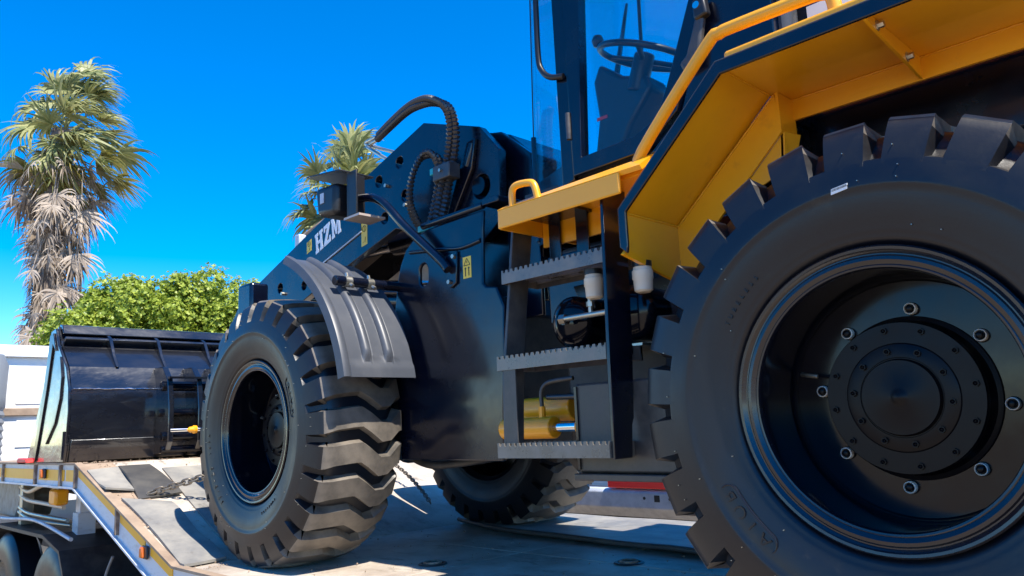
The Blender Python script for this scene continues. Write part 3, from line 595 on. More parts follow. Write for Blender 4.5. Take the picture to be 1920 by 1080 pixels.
# --- engine hood behind the cab, black
hd = MB().prism([(-1.9, 1.36), (0.42, 1.36), (0.42, 2.02), (0.30, 2.15), (-1.7, 2.05), (-1.9, 1.9)], -1.42, -0.58).build('engine_hood', 'paint', L, bevel=0.03, segs=3)
MB().box(0.20, 0.50, -0.575, -0.545, 1.66, 2.4).build('hood_panel', 'paint', hd, bevel=0.01)
MB().cyl((0.36, -0.50, 1.62), (0.36, -0.50, 2.6), 0.055, 24).build('intake_pipe', 'intake', hd, smooth=40)
for (x0, x1, z0, z1) in ((0.205, 0.285, 1.885, 1.96), (0.105, 0.185, 1.885, 1.97), (0.03, 0.09, 1.885, 1.98)):
    MB().box(x0, x1, -0.541, -0.539, z0, z1).build('paper_notice', 'paper', hd)
MB().box(-0.3, 0.195, -0.5795, -0.543, 1.64, 2.3).build('hood_door', 'paint', hd, bevel=0.01)
MB().prism([(-1.95, 0.5), (-1.6, 0.5), (-1.6, 1.5), (-1.95, 1.5)], -1.7, -0.3).build('counterweight', 'yellow', L, bevel=0.04, segs=3)

# --- cab
CB = MB().box(0.34, 1.30, -1.58, -0.44, 1.393, 1.56).build('cab', 'paint', L, bevel=0.015)   # cab base
CY = -0.40
def strip(name, poly, y0, y1, m='paint', bev=0.004, par=CB): return MB().prism(poly, y0, y1).build(name, m, par, bevel=bev)
for yy, s in ((CY, 1), (-1.60, -1)):
    a, b = (yy-s*0.055, yy)
    strip('front_pillar', [(1.275, 1.56), (1.212, 1.575), (1.235, 3.30), (1.29, 3.30)], min(a, b), max(a, b))
    # door frame ring
    ring = [(1.205, 1.585), (0.86, 1.592), (0.715, 1.70), (0.572, 2.07), (0.52, 2.25), (0.50, 3.22), (1.225, 3.22)]
    hole = [(1.163, 1.652), (0.90, 1.662), (0.80, 1.70), (0.752, 1.80), (0.632, 2.09), (0.59, 2.25), (0.57, 3.14), (1.09, 3.14)]
    dr = plate(ring, [hole], min(yy-s*0.04, yy+s*0.012), max(yy-s*0.04, yy+s*0.012)).build('door', 'paint', CB, bevel=0.004)
    MB().prism([(1.17, 1.645), (0.90, 1.655), (0.79, 1.695), (0.745, 1.80), (0.625, 2.09), (0.58, 2.25), (0.56, 3.15), (1.10, 3.15)], yy-s*0.022, yy-s*0.016).build('door_glass', 'glass', dr)
    strip('rear_pillar', [(0.85, 1.58), (0.34, 1.56), (0.34, 3.30), (0.49, 3.30), (0.512, 2.25), (0.564, 2.065), (0.708, 1.69)], min(a, b), max(a, b))
    if s > 0:
        hz = [(1.21, 1.73), (1.21, 2.45)]
        for z in (1.74, 2.5): MB().cyl((1.215, yy+0.014, z), (1.215, yy+0.014, z+0.11), 0.011, 12).build('hinge', 'satin', dr, smooth=50)
        hn = MB().prism([(0.600, 2.055), (0.555, 2.06), (0.545, 1.985), (0.592, 1.975), (0.60, 1.99)], yy+0.014, yy+0.05).build('door_handle', 'blackplastic', dr, bevel=0.010, segs=3)
        MB().prism([(0.595, 2.0), (0.565, 1.985), (0.600, 1.83), (0.66, 1.815), (0.675, 1.85), (0.645, 1.87)], yy+0.014, yy+0.042).build('handle_grip', 'satin', hn, bevel=0.010, segs=3)
        MB().cyl((0.582, yy+0.049, 2.028), (0.582, yy+0.054, 2.028), 0.013, 16).build('lock_barrel', 'chrome', hn, smooth=40)
        MB().tube(smoothpath([(1.35, yy+0.02, 2.75), (1.35, yy+0.02, 2.42), (1.352, yy+0.02, 2.15), (1.335, yy+0.02, 2.075), (1.29, yy+0.02, 2.03), (1.225, yy+0.015, 2.012)], 6), 0.0125, 12).build('grab_bar', 'blackplastic', CB, smooth=50)
    # front quarter panel, angled in towards the nose
    y1 = yy-s*0.17
    q = MB(); 
    def quad(nm, p, m, par, th=0.008):
        P = [Vector(v) for v in p]; nn = (P[1]-P[0]).cross(P[2]-P[0]).normalized()*th
        return MB().add([*P, *[v+nn for v in P]], [(0, 1, 2, 3), (7, 6, 5, 4), (0, 4, 5, 1), (1, 5, 6, 2), (2, 6, 7, 3), (3, 7, 4, 0)]).build(nm, m, par)
    quad('quarter_glass', [(1.275, yy-s*0.02, 1.66), (1.575, y1, 1.68), (1.535, y1, 3.25), (1.275, yy-s*0.02, 3.25)], 'glass', CB, 0.006)
    quad('quarter_sill', [(1.275, yy-s*0.02, 1.40), (1.575, y1, 1.40), (1.575, y1, 1.68), (1.275, yy-s*0.02, 1.66)], 'paint', CB, 0.02)
    MB().tube([(1.578, y1, 1.42), (1.578, y1, 1.90)], 0.012, 8).build('nose_post', 'paint', CB)
    MB().tube([(1.578, y1, 1.90), (1.536, y1, 3.27)], 0.003, 6).build('glass_seal', 'blackplastic', CB)
MB().prism([(1.582, 1.68), (1.540, 3.25), (1.534, 3.25), (1.576, 1.68)], -1.425, -0.575).build('windscreen', 'glass', CB)
MB().box(1.54, 1.585, -1.43, -0.57, 1.40, 1.679).build('nose_sill', 'paint', CB, bevel=0.01)
MB().prism([(0.30, 3.25), (1.62, 3.25), (1.60, 3.38), (0.32, 3.40)], -1.66, -0.34).build('roof', 'yellow', CB, bevel=0.03, segs=3)
MB().box(0.335, 0.36, -1.57, -0.43, 1.56, 2.0).build('rear_wall', 'paint', CB)
MB().box(0.342, 0.350, -1.55, -0.45, 2.0, 3.25).build('rear_glass', 'glass', CB)
MB().box(0.36, 1.54, -1.55, -0.456, 1.561, 1.60).build('cab_floor', 'blackplastic', CB)
# steering column, wheel, wiper, seat
MB().prism([(1.48, 1.60), (1.38, 1.60), (1.30, 1.78), (1.22, 1.92), (1.10, 2.05), (1.13, 2.12), (1.26, 2.16), (1.38, 2.26), (1.42, 2.18), (1.40, 2.0)], -0.98, -0.82).build('dash_console', 'blackplastic', CB, bevel=0.02, segs=3)
MB().box(1.345, 1.405, -0.8195, -0.8165, 1.985, 2.0).build('console_switch', 'redpaint', CB)
sw = MB(); cw = Vector((1.145, -0.85, 2.215)); nW = Vector((-0.34, 0.0, 0.94)).normalized(); e1 = Vector((0, 1, 0)); e2 = nW.cross(e1)
sw.tube([cw+e1*(0.2*cos(t))+e2*(0.2*sin(t)) for t in [2*pi*i/40 for i in range(41)]], 0.0145, 10, False)
for t in (0.5, 2.6, 4.7): sw.tube([cw-nW*0.02, cw+e1*(0.2*cos(t))+e2*(0.2*sin(t))], 0.012, 8)
swo = sw.build('steering_wheel', 'blackplastic', CB, smooth=60)
MB().cyl(cw-nW*0.16, cw+nW*0.012, 0.046, 20).build('steering_column', 'blackplastic', swo, bevel=0.01)
kp = cw+e1*0.12+e2*(-0.17); MB().lathe([(0.0, 0.001), (0.005, 0.02), (0.03, 0.028), (0.05, 0.02), (0.055, 0.001)], 16, (kp.x, kp.y, kp.z+0.01), axis='Z').build('spinner_knob', 'blackplastic', swo, smooth=60)
wp = MB().tube([(1.575, -1.10, 1.75), (1.57, -1.18, 2.25), (1.56, -1.25, 2.55)], 0.009, 8).build('wiper_arm', 'blackplastic', CB)
MB().tube([(1.572, -1.215, 2.38), (1.558, -1.335, 2.83)], 0.014, 6, True, [0.016, 0.008]).build('wiper_blade', 'blackplastic', wp)
MB().tube([(1.52, -1.36, 1.7), (1.49, -1.36, 3.2)], 0.010, 8).build('aerial_rod', 'blackplastic', CB)
st = MB().prism([(0.52, 1.60), (0.98, 1.60), (1.0, 1.80), (0.66, 1.82), (0.58, 2.42), (0.46, 2.42), (0.48, 1.8)], -1.25, -0.80).build('seat', 'blackplastic', CB, bevel=0.04, segs=3)
for yy in (-1.0,): MB().tube(smoothpath([(1.44, -0.62, 1.62), (1.43, -0.66, 1.80), (1.40, -0.70, 1.95)], 5), 0.008, 8).build('pedal_lever', 'blackplastic', CB)
# plates and hose in front of the cab, behind the nose
MB().box(1.60, 1.64, -1.35, -0.62, 1.36, 1.62).build('cab_mount', 'paint', L, bevel=0.008)

# --- front frame
FP = [(2.50, 1.10), (2.47, 1.28), (2.454, 1.366), (2.425, 1.45), (2.38, 1.52), (2.31, 1.565), (2.21, 1.592), (1.80, 1.598), (1.81, 1.507), (1.82, 1.264), (1.80, 1.245), (1.735, 1.235), (1.69, 1.138), (1.73, 0.484), (2.45, 0.49)]
slot = [(2.24+0.033*cos(2*pi*i/20), 1.37+(0.022 if sin(2*pi*i/20) > 0 else -0.022)+0.033*sin(2*pi*i/20)) for i in range(20)]
FF = plate(FP, [slot], -0.47, -0.45).build('front_frame_panel', 'paint', L, bevel=0.008, segs=3)
MB().prism([(2.36, 0.50), (1.76, 0.50), (1.72, 1.12), (1.80, 1.22), (2.38, 1.22)], -1.55, -0.60).build('front_frame_core', 'chassis', FF, bevel=0.01)
MB().prism([(1.60, 1.55), (1.795, 1.60), (1.805, 1.24), (1.74, 1.10), (1.60, 1.10)], -0.62, -0.60).build('hinge_plate', 'paint', FF, bevel=0.006)
MB().tube([(2.24, -0.452, 1.612), (1.80, -0.452, 1.618)], 0.016, 10).build('edge_tube', 'paint', FF, smooth=50)
MB().box(1.69, 1.80, -0.60, -0.44, 1.612, 1.640).build('cap_plate', 'paint', FF, bevel=0.004)
# pressed swage line of the panel
MB().tube(smoothpath([(2.34, -0.448, 1.50), (2.1, -0.447, 1.47), (1.95, -0.447, 1.45), (1.82, -0.447, 1.46)], 8), 0.010, 8).build('swage_line', 'paint', FF, smooth=60)
# far-side panel
plate(FP, [], -1.55, -1.53).build('front_frame_panel', 'paint', L)
# warning label
def label(x0, x1, z0, z1, y, par, tri=True, slope=0.0):
    def P(u, v): return (x0+(x1-x0)*u, z0+(z1-z0)*v+slope*(x0+(x1-x0)*u-x0))
    lb = MB().prism([P(0, 0), P(1, 0), P(1, 1), P(0, 1)], y, y+0.0012).build('warning_label', 'labely', par)
    ic = MB(); y2 = y+0.0014
    if tri:
        A, B, C = P(.5, .93), P(.12, .60), P(.88, .60)
        for p, q in ((A, B), (B, C), (C, A)): ic.tube([(p[0], y2, p[1]), (q[0], y2, q[1])], 0.0018, 5)
        p = P(.5, .70); q = P(.5, .80); ic.tube([(p[0], y2, p[1]), (q[0], y2, q[1])], 0.0022, 5)
        for u in (0.3, 0.72):
            p, q = P(u, .10), P(u, .40); ic.tube([(p[0], y2, p[1]), (q[0], y2, q[1])], 0.003, 5)
            p = P(u, .46); ic.cyl((p[0], y2-0.001, p[1]), (p[0], y2+0.0006, p[1]), 0.0055, 8)
    else:
        c = P(.5, .72); R0 = abs(x1-x0)*0.30
        ic.tube([(c[0]+R0*cos(t), y2, c[1]+R0*sin(t)) for t in [2*pi*i/16 for i in range(17)]], 0.002, 5, False)
        for p, q in ((P(.5, .62), P(.5, .82)), (P(.62, .12), P(.70, .34)), (P(.3, .16), P(.36, .16))): ic.tube([(p[0], y2, p[1]), (q[0], y2, q[1])], 0.0024, 5)
    ic.build('label_print', 'labelb', lb)
label(1.948, 1.892, 1.302, 1.402, -0.4498, FF)

# --- boom arms (two plates) with cross tube
def armpoly(dx=0.0):
    return [(2.462, 2.272), (2.02, 2.113), (1.885, 1.955), (1.90, 1.60), (2.02, 1.52), (2.30, 1.60), (2.73, 1.735), (3.14, 1.628), (3.60, 1.512), (4.10, 1.36), (4.50, 1.17), (4.85, 0.86), (5.02, 0.60), (5.17, 0.585), (5.22, 0.68), (5.05, 1.05), (4.85, 1.35), (4.60, 1.595), (3.71, 1.888), (3.01, 2.112)]
holes = [circ(2.685, 2.108, 0.034), circ(2.885, 2.048, 0.034), circ(2.640, 1.905, 0.034), circ(2.835, 1.818, 0.034), circ(2.02, 1.80, 0.062), circ(4.03, 1.60, 0.034), circ(3.72, 1.57, 0.03), circ(4.45, 1.45, 0.03)]
BM = None
for y0, y1 in ((-0.70, -0.65), (-1.35, -1.30)):
    a = plate(armpoly(), holes, y0, y1).build('boom_arm', 'paint', L, bevel=0.004)
    if BM is None: BM = a
MB().prism([(3.02, 2.114), (4.40, 1.672), (4.40, 1.66), (3.02, 2.10)], -1.299, -0.71).build('boom_top_plate', 'decktan', BM)
MB().box(2.0, 2.1, -1.31, -0.69, 1.72, 1.88).build('pivot_block', 'paint', BM)
MB().cyl((4.55, -0.6, 1.3), (4.55, -1.4, 1.3), 0.10, 28).build('cross_tube', 'paint', BM, smooth=40)
MB().cyl((2.02, -0.63, 1.80), (2.02, -1.37, 1.80), 0.045, 24).build('pivot_pin', 'rim', BM, smooth=40)
for x, z in ((2.80, 2.00), (2.625, 1.845), (3.98, 1.555), (4.20, 1.50)):
    MB().cyl((x, -0.65, z), (x, -0.63, z), 0.011, 8).build('grease_nipple', 'zinc', BM)
# doubler plate seam, rail along the arm
MB().prism([(3.74, 1.872), (3.10, 2.072), (3.06, 1.795), (3.64, 1.64)], -0.6495, -0.645).build('doubler_plate', 'paint', BM, bevel=0.002)
MB().prism([(3.64, 1.636), (3.06, 1.791), (3.06, 1.783), (3.64, 1.628)], -0.6495, -0.642).build('pinstripe', 'galv', BM)
# pipe saddle on top of boom
MB().box(3.80, 3.86, -0.76, -0.66, 1.84, 1.93).build('pipe_saddle', 'galv', BM, bevel=0.008)
MB().tube([(3.85, -0.72, 1.93), (3.45, -0.74, 2.02)], 0.016, 8).build('boom_pipe', 'decktan', BM)
# slab serif letters H Z M standing on the arm
def serif(ch):
    if ch == 'H':
        return [[(0, 0), (.42, 0), (.42, .16), (.34, .16), (.34, .42), (.66, .42), (.66, .16), (.58, .16), (.58, 0), (1, 0), (1, .16), (.92, .16), (.92, .84), (1, .84), (1, 1), (.58, 1), (.58, .84), (.66, .84), (.66, .58), (.34, .58), (.34, .84), (.42, .84), (.42, 1), (0, 1), (0, .84), (.08, .84), (.08, .16), (0, .16)]]
    if ch == 'Z':
        return [[(.02, 0), (.95, 0), (.95, .34), (.78, .34), (.74, .18), (.42, .18), (.92, .84), (.92, 1), (.06, 1), (.06, .68), (.22, .68), (.27, .82), (.54, .82), (.02, .16)]]
    return [[(0, 0), (.36, 0), (.36, .16), (.28, .16), (.28, .62), (.50, .10), (.60, .10), (.82, .62), (.82, .16), (.74, .16), (.74, 0), (1.12, 0), (1.12, .16), (1.06, .16), (1.06, .84), (1.12, .84), (1.12, 1), (.82, 1), (.56, .42), (.30, 1), (0, 1), (0, .84), (.06, .84), (.06, .16), (0, .16)]]
al = math.atan2(0.20, 0.645); H = 0.128
ex = Vector((-cos(al), 0, sin(al))); ez = Vector((0.10, 0, 1.0)).normalized(); org = Vector((3.565, -0.6445, 1.742)); u0 = 0.0
for ch, wd in (('H', 0.092), ('Z', 0.082), ('M', 0.094)):
    for lp in serif(ch):
        lp3 = [org+ex*(u0+a*wd)+ez*(b*H) for a, b in lp]
        MB().prism([(p.x, p.z) for p in lp3], -0.6449, -0.6435).build('letter', 'letter', BM)
    u0 += wd*(1.12 if ch == 'M' else 1.0)+0.012
lp3 = [org+ex*(u0+a*0.09)+ez*(b*H) for a, b in serif('H')[0][:6]+[(.34, 1), (0, 1)]]
label(3.675, 3.620, 1.765, 1.84, -0.6448, BM, False, -0.30)
label(3.065, 3.005, 1.695, 1.835, -0.6498, BM, False, -0.15)
# inner plate and lift cylinder between arm and frame
MB().prism([(3.75, 1.42), (2.45, 1.85), (2.35, 1.62), (3.2, 1.20)], -1.02, -1.0).build('inner_tower_plate', 'brownsteel', L, bevel=0.004)
lc = MB().cyl((2.35, -0.86, 1.28), (3.15, -0.86, 1.405), 0.058, 24).build('lift_cylinder', 'paint', L, bevel=0.006)
MB().cyl((3.15, -0.86, 1.405), (3.95, -0.86, 1.53), 0.034, 20).build('piston_rod', 'chrome', lc, smooth=40)
MB().tube([(2.45, -0.80, 1.40), (3.2, -0.80, 1.52)], 0.014, 8).build('cylinder_pipe', 'chrome', lc, smooth=40)
MB().tube([(2.45, -0.78, 1.34), (3.2, -0.78, 1.46)], 0.012, 8).build('cylinder_pipe', 'paint', lc, smooth=40)
# tilt cylinder and bell crank in the middle
tc = MB().cyl((2.15, -1.0, 1.72), (3.2, -1.0, 1.78), 0.07, 24).build('tilt_cylinder', 'paint', L, bevel=0.006)
MB().cyl((3.2, -1.0, 1.78), (4.1, -1.0, 1.83), 0.04, 20).build('piston_rod', 'chrome', tc, smooth=40)
MB().prism([(4.05, 1.86), (4.2, 1.86), (4.62, 1.32), (4.95, 0.95), (4.86, 0.86), (4.45, 1.22), (4.05, 1.75)], -1.06, -0.94).build('bell_crank', 'paint', L, bevel=0.01)
MB().cyl((4.9, -1.0, 0.91), (5.35, -1.0, 1.02), 0.045, 16).build('bucket_link', 'paint', L, bevel=0.005)
# tower of the front frame behind the arm
for y0, y1 in ((-0.80, -0.76), (-1.24, -1.20)):
    MB().prism([(2.25, 2.16), (1.98, 2.10), (1.78, 1.93), (1.74, 1.2), (2.5, 1.2), (2.45, 1.8)], y0, y1).build('tower_plate', 'paint', L, bevel=0.006)
MB().prism([(2.12, 2.15), (1.96, 2.09), (1.80, 1.94), (1.80, 1.6), (1.86, 1.6), (1.90, 1.93), (2.02, 2.04)], -1.199, -0.801).build('tower_back', 'paint', L, bevel=0.01)
MB().tube(smoothpath([(2.06, -0.64, 2.03), (2.08, -0.635, 1.97), (2.10, -0.635, 1.92)], 4), 0.02, 10).build('pin_lug', 'paint', BM, smooth=50)
MB().prism([(2.09, 2.045), (2.03, 2.05), (2.06, 1.90), (2.20, 1.70), (2.24, 1.62), (2.29, 1.64), (2.15, 1.93)], -0.6495, -0.625).build('stop_bracket', 'paint', BM, bevel=0.005)
# hoses
for i, off in enumerate((0.0, 0.032)):
    yy = -0.56-0.5*off
    hp = [(3.02+off*0.5, -0.75, 2.395-off*0.7), (2.80, -0.68, 2.388-off*0.7), (2.58, -0.62, 2.382-off*0.7), (2.43, -0.585, 2.365-off*0.8), (2.29-off*0.2, yy, 2.325-off*0.5), (2.17-off*0.3, yy, 2.24), (2.135-off*0.6, yy, 2.12), (2.16-off, yy, 1.99), (2.20-off, yy, 1.89)]
    corrugated(hp, 0.017).build('hydraulic_hose', 'hose', L, smooth=28)
    hp = [(2.20-off, yy, 1.87), (2.24-off, yy, 1.76), (2.29-off*0.6, yy-0.02, 1.64), (2.32-off*0.5, yy-0.1, 1.50)]
    corrugated(hp, 0.019).build('hydraulic_hose', 'hose', L, smooth=28)
    hp = [(2.33+off*0.5, yy-0.02, 1.58), (2.42+off, yy, 1.70), (2.475+off, yy, 1.82), (2.455+off, yy, 1.94), (2.39+off*0.6, yy, 2.03), (2.32, yy, 2.045-off*0.4), (2.26-off*0.3, yy, 1.99), (2.24-off*0.3, yy, 1.90), (2.27, yy, 1.78), (2.33, yy, 1.64)]
    corrugated(hp, 0.013).build('hydraulic_hose', 'hose', L, smooth=28)
    MB().tube(smoothpath([(3.01, -0.75, 2.392-off*0.7), (3.12, -0.775, 2.408-off*0.8), (3.23-off, -0.80, 2.42-off), (3.18-off, -0.80+off, 2.385-off), (2.85, -0.80+off*2, 2.235-off*2.2)], 5), 0.011, 8).build('hose_pipe', 'zinc', L, smooth=50)
MB().box(2.115, 2.245, -0.60, -0.525, 1.855, 1.935).build('hose_clamp', 'satin', L, bevel=0.006)
MB().cyl((2.18, -0.525, 1.90), (2.18, -0.515, 1.90), 0.009, 8).build('clamp_bolt', 'zinc', L)
MB().box(2.245, 2.28, -0.59, -0.535, 1.90, 1.935).build('cable_tie', 'teal', L, bevel=0.004)
MB().box(2.28, 2.37, -0.60, -0.52, 1.618, 1.650).build('cable_tie', 'teal', L, bevel=0.004)

# --- front mudguard (left)
def mudguard(s, yc):
    grid = []; A0, A1 = R(108), R(165)
    ys = [0.0, 0.003, 0.008, 0.016, 0.025, 0.034, 0.043, 0.049, 0.051, 0.08, 0.115, 0.1235, 0.125, 0.131, 0.140, 0.150, 0.160, 0.168, 0.1735, 0.175, 0.182, 0.184, 0.215, 0.2435, 0.245, 0.251, 0.260, 0.270, 0.280, 0.288, 0.2935, 0.295, 0.302, 0.304, 0.34, 0.38, 0.404, 0.41]
    def bump(dp, t):
        h = 0.0; e = min(1.0, max(0.0, (0.90-t)/0.03))
        for c in (0.1495, 0.2695):
            q = abs(dp-c)/0.025
            if q < 1: h += 0.022*sqrt(1-q*q)*e
            if 0.0255 < dp-c < 0.0335: h += 0.004*e
        if dp < 0.05: h += 0.013*sqrt(max(0, 1-((dp-0.025)/0.025)**2))
        if dp < 0.008: h -= 0.030*(1-dp/0.008)
        if t > 0.93: h += 0.006 if dp >= 0.05 else 0
        if dp > 0.404: h -= 0.012
        return h
    N = 44
    for i in range(N+1):
        t = i/N; a = A0+(A1-A0)*t; rad = 0.885-0.065*t
        row = []
        for dp in ys: q = rad+bump(dp, t); row.append((WB+q*cos(a), yc-s*dp, ZH+q*sin(a)))
        grid.append(row if s > 0 else row[::-1])
    mg = MB().sheet(grid, 0.007).build('front_mudguard', 'plastic', L, smooth=38)
    tb = MB().cyl((2.455, yc-s*0.085, 1.343), (2.455, yc-s*0.46, 1.345), 0.024, 20).build('mudguard_tube', 'paint', L, bevel=0.003)
    for dp in (0.155, 0.28):
        MB().lathe([(-0.018, 0.0225), (-0.018, 0.027), (0.018, 0.027), (0.018, 0.0225)], 20, (2.455, yc-s*dp, 1.343)).build('tube_clamp', 'zinc', tb, smooth=40)
        MB().cyl((2.425, yc-s*dp, 1.325), (2.405, yc-s*dp, 1.312), 0.010, 6).build('clamp_bolt', 'zinc', tb)
        MB().cyl((2.455, yc-s*dp, 1.366), (2.462, yc-s*dp, 1.385), 0.008, 6).build('clamp_bolt', 'zinc', tb)
    return mg
mudguard(1, 0.0); mudguard(-1, -2.0)
# --- work lamp on bent arm, with folded bracket
wl = MB().tube(smoothpath([(2.02, -0.42, 1.355), (2.07, -0.415, 1.41), (2.29, -0.385, 1.61), (2.40, -0.37, 1.725), (2.47, -0.36, 1.785), (2.54, -0.35, 1.815), (2.60, -0.34, 1.825), (2.66, -0.335, 1.83)], 6), 0.022, 14).build('lamp_arm', 'paint', L, smooth=50)
MB().prism([(2.06, 1.43), (1.975, 1.44), (1.985, 1.29), (2.03, 1.27), (2.06, 1.31)], -0.4498, -0.437).build('arm_foot', 'paint', wl, bevel=0.004)
for x, z in ((1.995, 1.415), (2.03, 1.30)): MB().cyl((x, -0.437, z), (x, -0.425, z), 0.011, 6).build('foot_bolt', 'zinc', wl)
br = MB().box(2.62, 2.632, -0.375, -0.27, 1.72, 1.955).build('lamp_bracket', 'blackplastic', L, bevel=0.003)
MB().prism([(2.62, 1.955), (2.95, 2.00), (2.95, 2.008), (2.62, 1.965)], -0.43, -0.22).build('bracket_hood', 'blackplastic', br, bevel=0.002)
MB().box(2.545, 2.62, -0.282, -0.27, 1.72, 1.955).build('bracket_side', 'blackplastic', br, bevel=0.003)
MB().box(2.52, 2.66, -0.43, -0.27, 1.708, 1.7195).build('bracket_floor', 'brownsteel', br)
lm = MB().prism([(2.70, 1.745), (2.88, 1.77), (2.90, 1.93), (2.69, 1.92)], -0.40, -0.24).build('work_lamp', 'blackplastic', br, bevel=0.03, segs=4)
MB().box(2.80, 2.835, -0.2405, -0.236, 1.83, 1.885).build('lamp_plate', 'galv', br)

# --- bucket
BY0, BY1 = 0.25, -2.25
bp_out = [(5.70, 1.490), (5.575, 1.325), (5.56, 1.32), (5.378, 1.170), (5.315, 1.03), (5.300, 0.95), (5.293, 0.86), (5.296, 0.76), (5.310, 0.64), (5.325, 0.575), (5.345, 0.515), (6.10, 0.509), (6.45, 0.511)]
bp_in = [(6.45, 0.525), (6.10, 0.531), (5.50, 0.545), (5.36, 0.60), (5.335, 0.70), (5.322, 0.86), (5.335, 0.98), (5.39, 1.13), (5.41, 1.155), (5.59, 1.295), (5.72, 1.475)]
BK = MB().prism(bp_out+bp_in, BY1+0.02, BY0-0.02).build('bucket', 'bucketpaint', L, smooth=18)
side = [(5.69, 1.475), (5.60, 1.34), (5.385, 1.165), (5.31, 1.02), (5.29, 0.86), (5.31, 0.62), (5.345, 0.513), (6.27, 0.509), (6.20, 0.62), (5.93, 1.05), (5.80, 1.46)]
for y0, y1 in ((BY0-0.019, BY0), (BY1, BY1+0.019)):
    sd = MB().prism(side, y0, y1).build('bucket_side', 'bucketpaint', BK, bevel=0.004)
    yo, yi = (y1, y1+0.012) if y1 > 0 else (y0-0.012, y0)
    # folded stiffener along the cutting edge of the side
    MB().prism([(5.70, 1.44), (5.78, 1.43), (5.865, 1.05), (6.0, 0.70), (6.07, 0.52), (6.00, 0.52), (5.93, 0.68), (5.795, 1.03), (5.70, 1.36), (5.62, 1.30)], yo, yi).build('side_stiffener', 'paint', sd, bevel=0.003)
    MB().prism([(5.50, 1.25), (5.44, 1.10), (5.455, 0.95), (5.55, 0.78), (5.74, 0.64), (5.75, 0.645), (5.565, 0.79), (5.472, 0.955), (5.458, 1.10), (5.51, 1.25)], yo, yi).build('wear_strip', 'paint', sd)
    MB().prism([(5.345, 0.53), (5.36, 0.53), (5.345, 0.72), (5.33, 0.72)], yo, yi).build('wear_strip', 'paint', sd)
# top lip / spill guard with channel
MB().prism([(5.715, 1.472), (5.705, 1.507), (5.64, 1.495), (5.60, 1.43), (5.615, 1.425), (5.66, 1.46)], BY1+0.03, BY0-0.03).build('top_lip', 'bucketpaint', BK, bevel=0.006)
MB().prism([(5.615, 1.37), (5.56, 1.405), (5.545, 1.385), (5.60, 1.35)], BY1+0.03, BY0-0.03).build('lip_channel', 'bucketpaint', BK, bevel=0.006)
yy = -0.09
for yy in (-0.085, -0.43, -0.80, -1.20, -1.57, -1.915):
    MB().prism([(5.63, 1.44), (5.545, 1.40), (5.46, 1.27), (5.36, 1.172), (5.41, 1.185), (5.57, 1.325), (5.66, 1.455)], yy-0.012, yy+0.012).build('gusset', 'bucketpaint', BK, bevel=0.004)
# weld bead and lower wear plate
wb = MB(); rg = random.Random(11); 
wb.tube([(5.307+rg.uniform(-.002, .002), BY0-0.03-i*0.02, 1.012+rg.uniform(-.002, .002)) for i in range(122)], 0.005, 6, True, [0.0045+rg.uniform(-.0012, .0015) for i in range(122)])
wb.build('weld_bead', 'chrome', BK, smooth=60)
MB().prism([(5.286, 0.66), (5.300, 0.66), (5.332, 0.516), (5.318, 0.514)], BY1+0.04, BY0-0.03).build('heel_plate', 'bucketpaint', BK, bevel=0.003)
MB().box(6.30, 6.52, BY1, BY0, 0.4975, 0.5085).build('cutting_edge', 'satin', BK)
# hinge ears, pins
ear = [(5.37, 1.17), (5.20, 1.165), (5.10, 1.07), (5.06, 0.86), (5.06, 0.62), (5.12, 0.54), (5.32, 0.53), (5.30, 0.86)]
for yy in (-0.36, -0.575, -0.745, -1.255, -1.425, -1.64):
    MB().prism([(x+0.0, z) for x, z in ear], yy-0.02, yy+0.02).build('hinge_ear', 'bucketpaint', BK, bevel=0.006)
for y0, y1 in ((-0.32, -0.80), (-1.2, -1.68)):
    for x, z, q in ((5.13, 0.66, 0.032), (5.13, 0.565, 0.026), (5.16, 1.02, 0.036), (5.20, 0.83, 0.028)):
        MB().cyl((x, y0, z), (x, y1, z), q, 18).build('hinge_pin', 'rim', BK, bevel=0.004)
    MB().box(5.06, 5.10, min(y0-0.02, y1), max(y0-0.02, y1), 1.07, 1.085).build('ear_tie', 'bucketpaint', BK)
MB().cyl((5.07, -0.36, 0.70), (5.02, -0.62, 0.70), 0.014, 12).build('pin_keeper', 'chrome', BK, smooth=40)
MB().lathe([(0.0, 0.001), (0.0, 0.028), (0.02, 0.03), (0.03, 0.022), (0.05, 0.02), (0.07, 0.001)], 16, (5.03, -0.53, 0.70)).build('yellow_cap', 'yellowcyl', BK, smooth=40)
# dark block beside the bucket cylinder, front of the axle
MB().box(3.74, 3.92, -0.42, -0.30, 1.30, 1.565).build('front_headlamp_box', 'paint', L, bevel=0.02, segs=3)
# underside of front frame toward the axle
MB().prism([(2.3, 0.55), (3.9, 0.55), (4.2, 0.9), (3.9, 1.25), (2.3, 1.25)], -1.5, -0.56).build('front_chassis', 'chassis', L, bevel=0.02)
MB().tube(smoothpath([(2.5, -0.55, 0.50), (2.35, -0.56, 0.46), (2.15, -0.6, 0.47), (1.9, -0.62, 0.50)], 6), 0.02, 10).build('drive_hose', 'chassis', L, smooth=50)

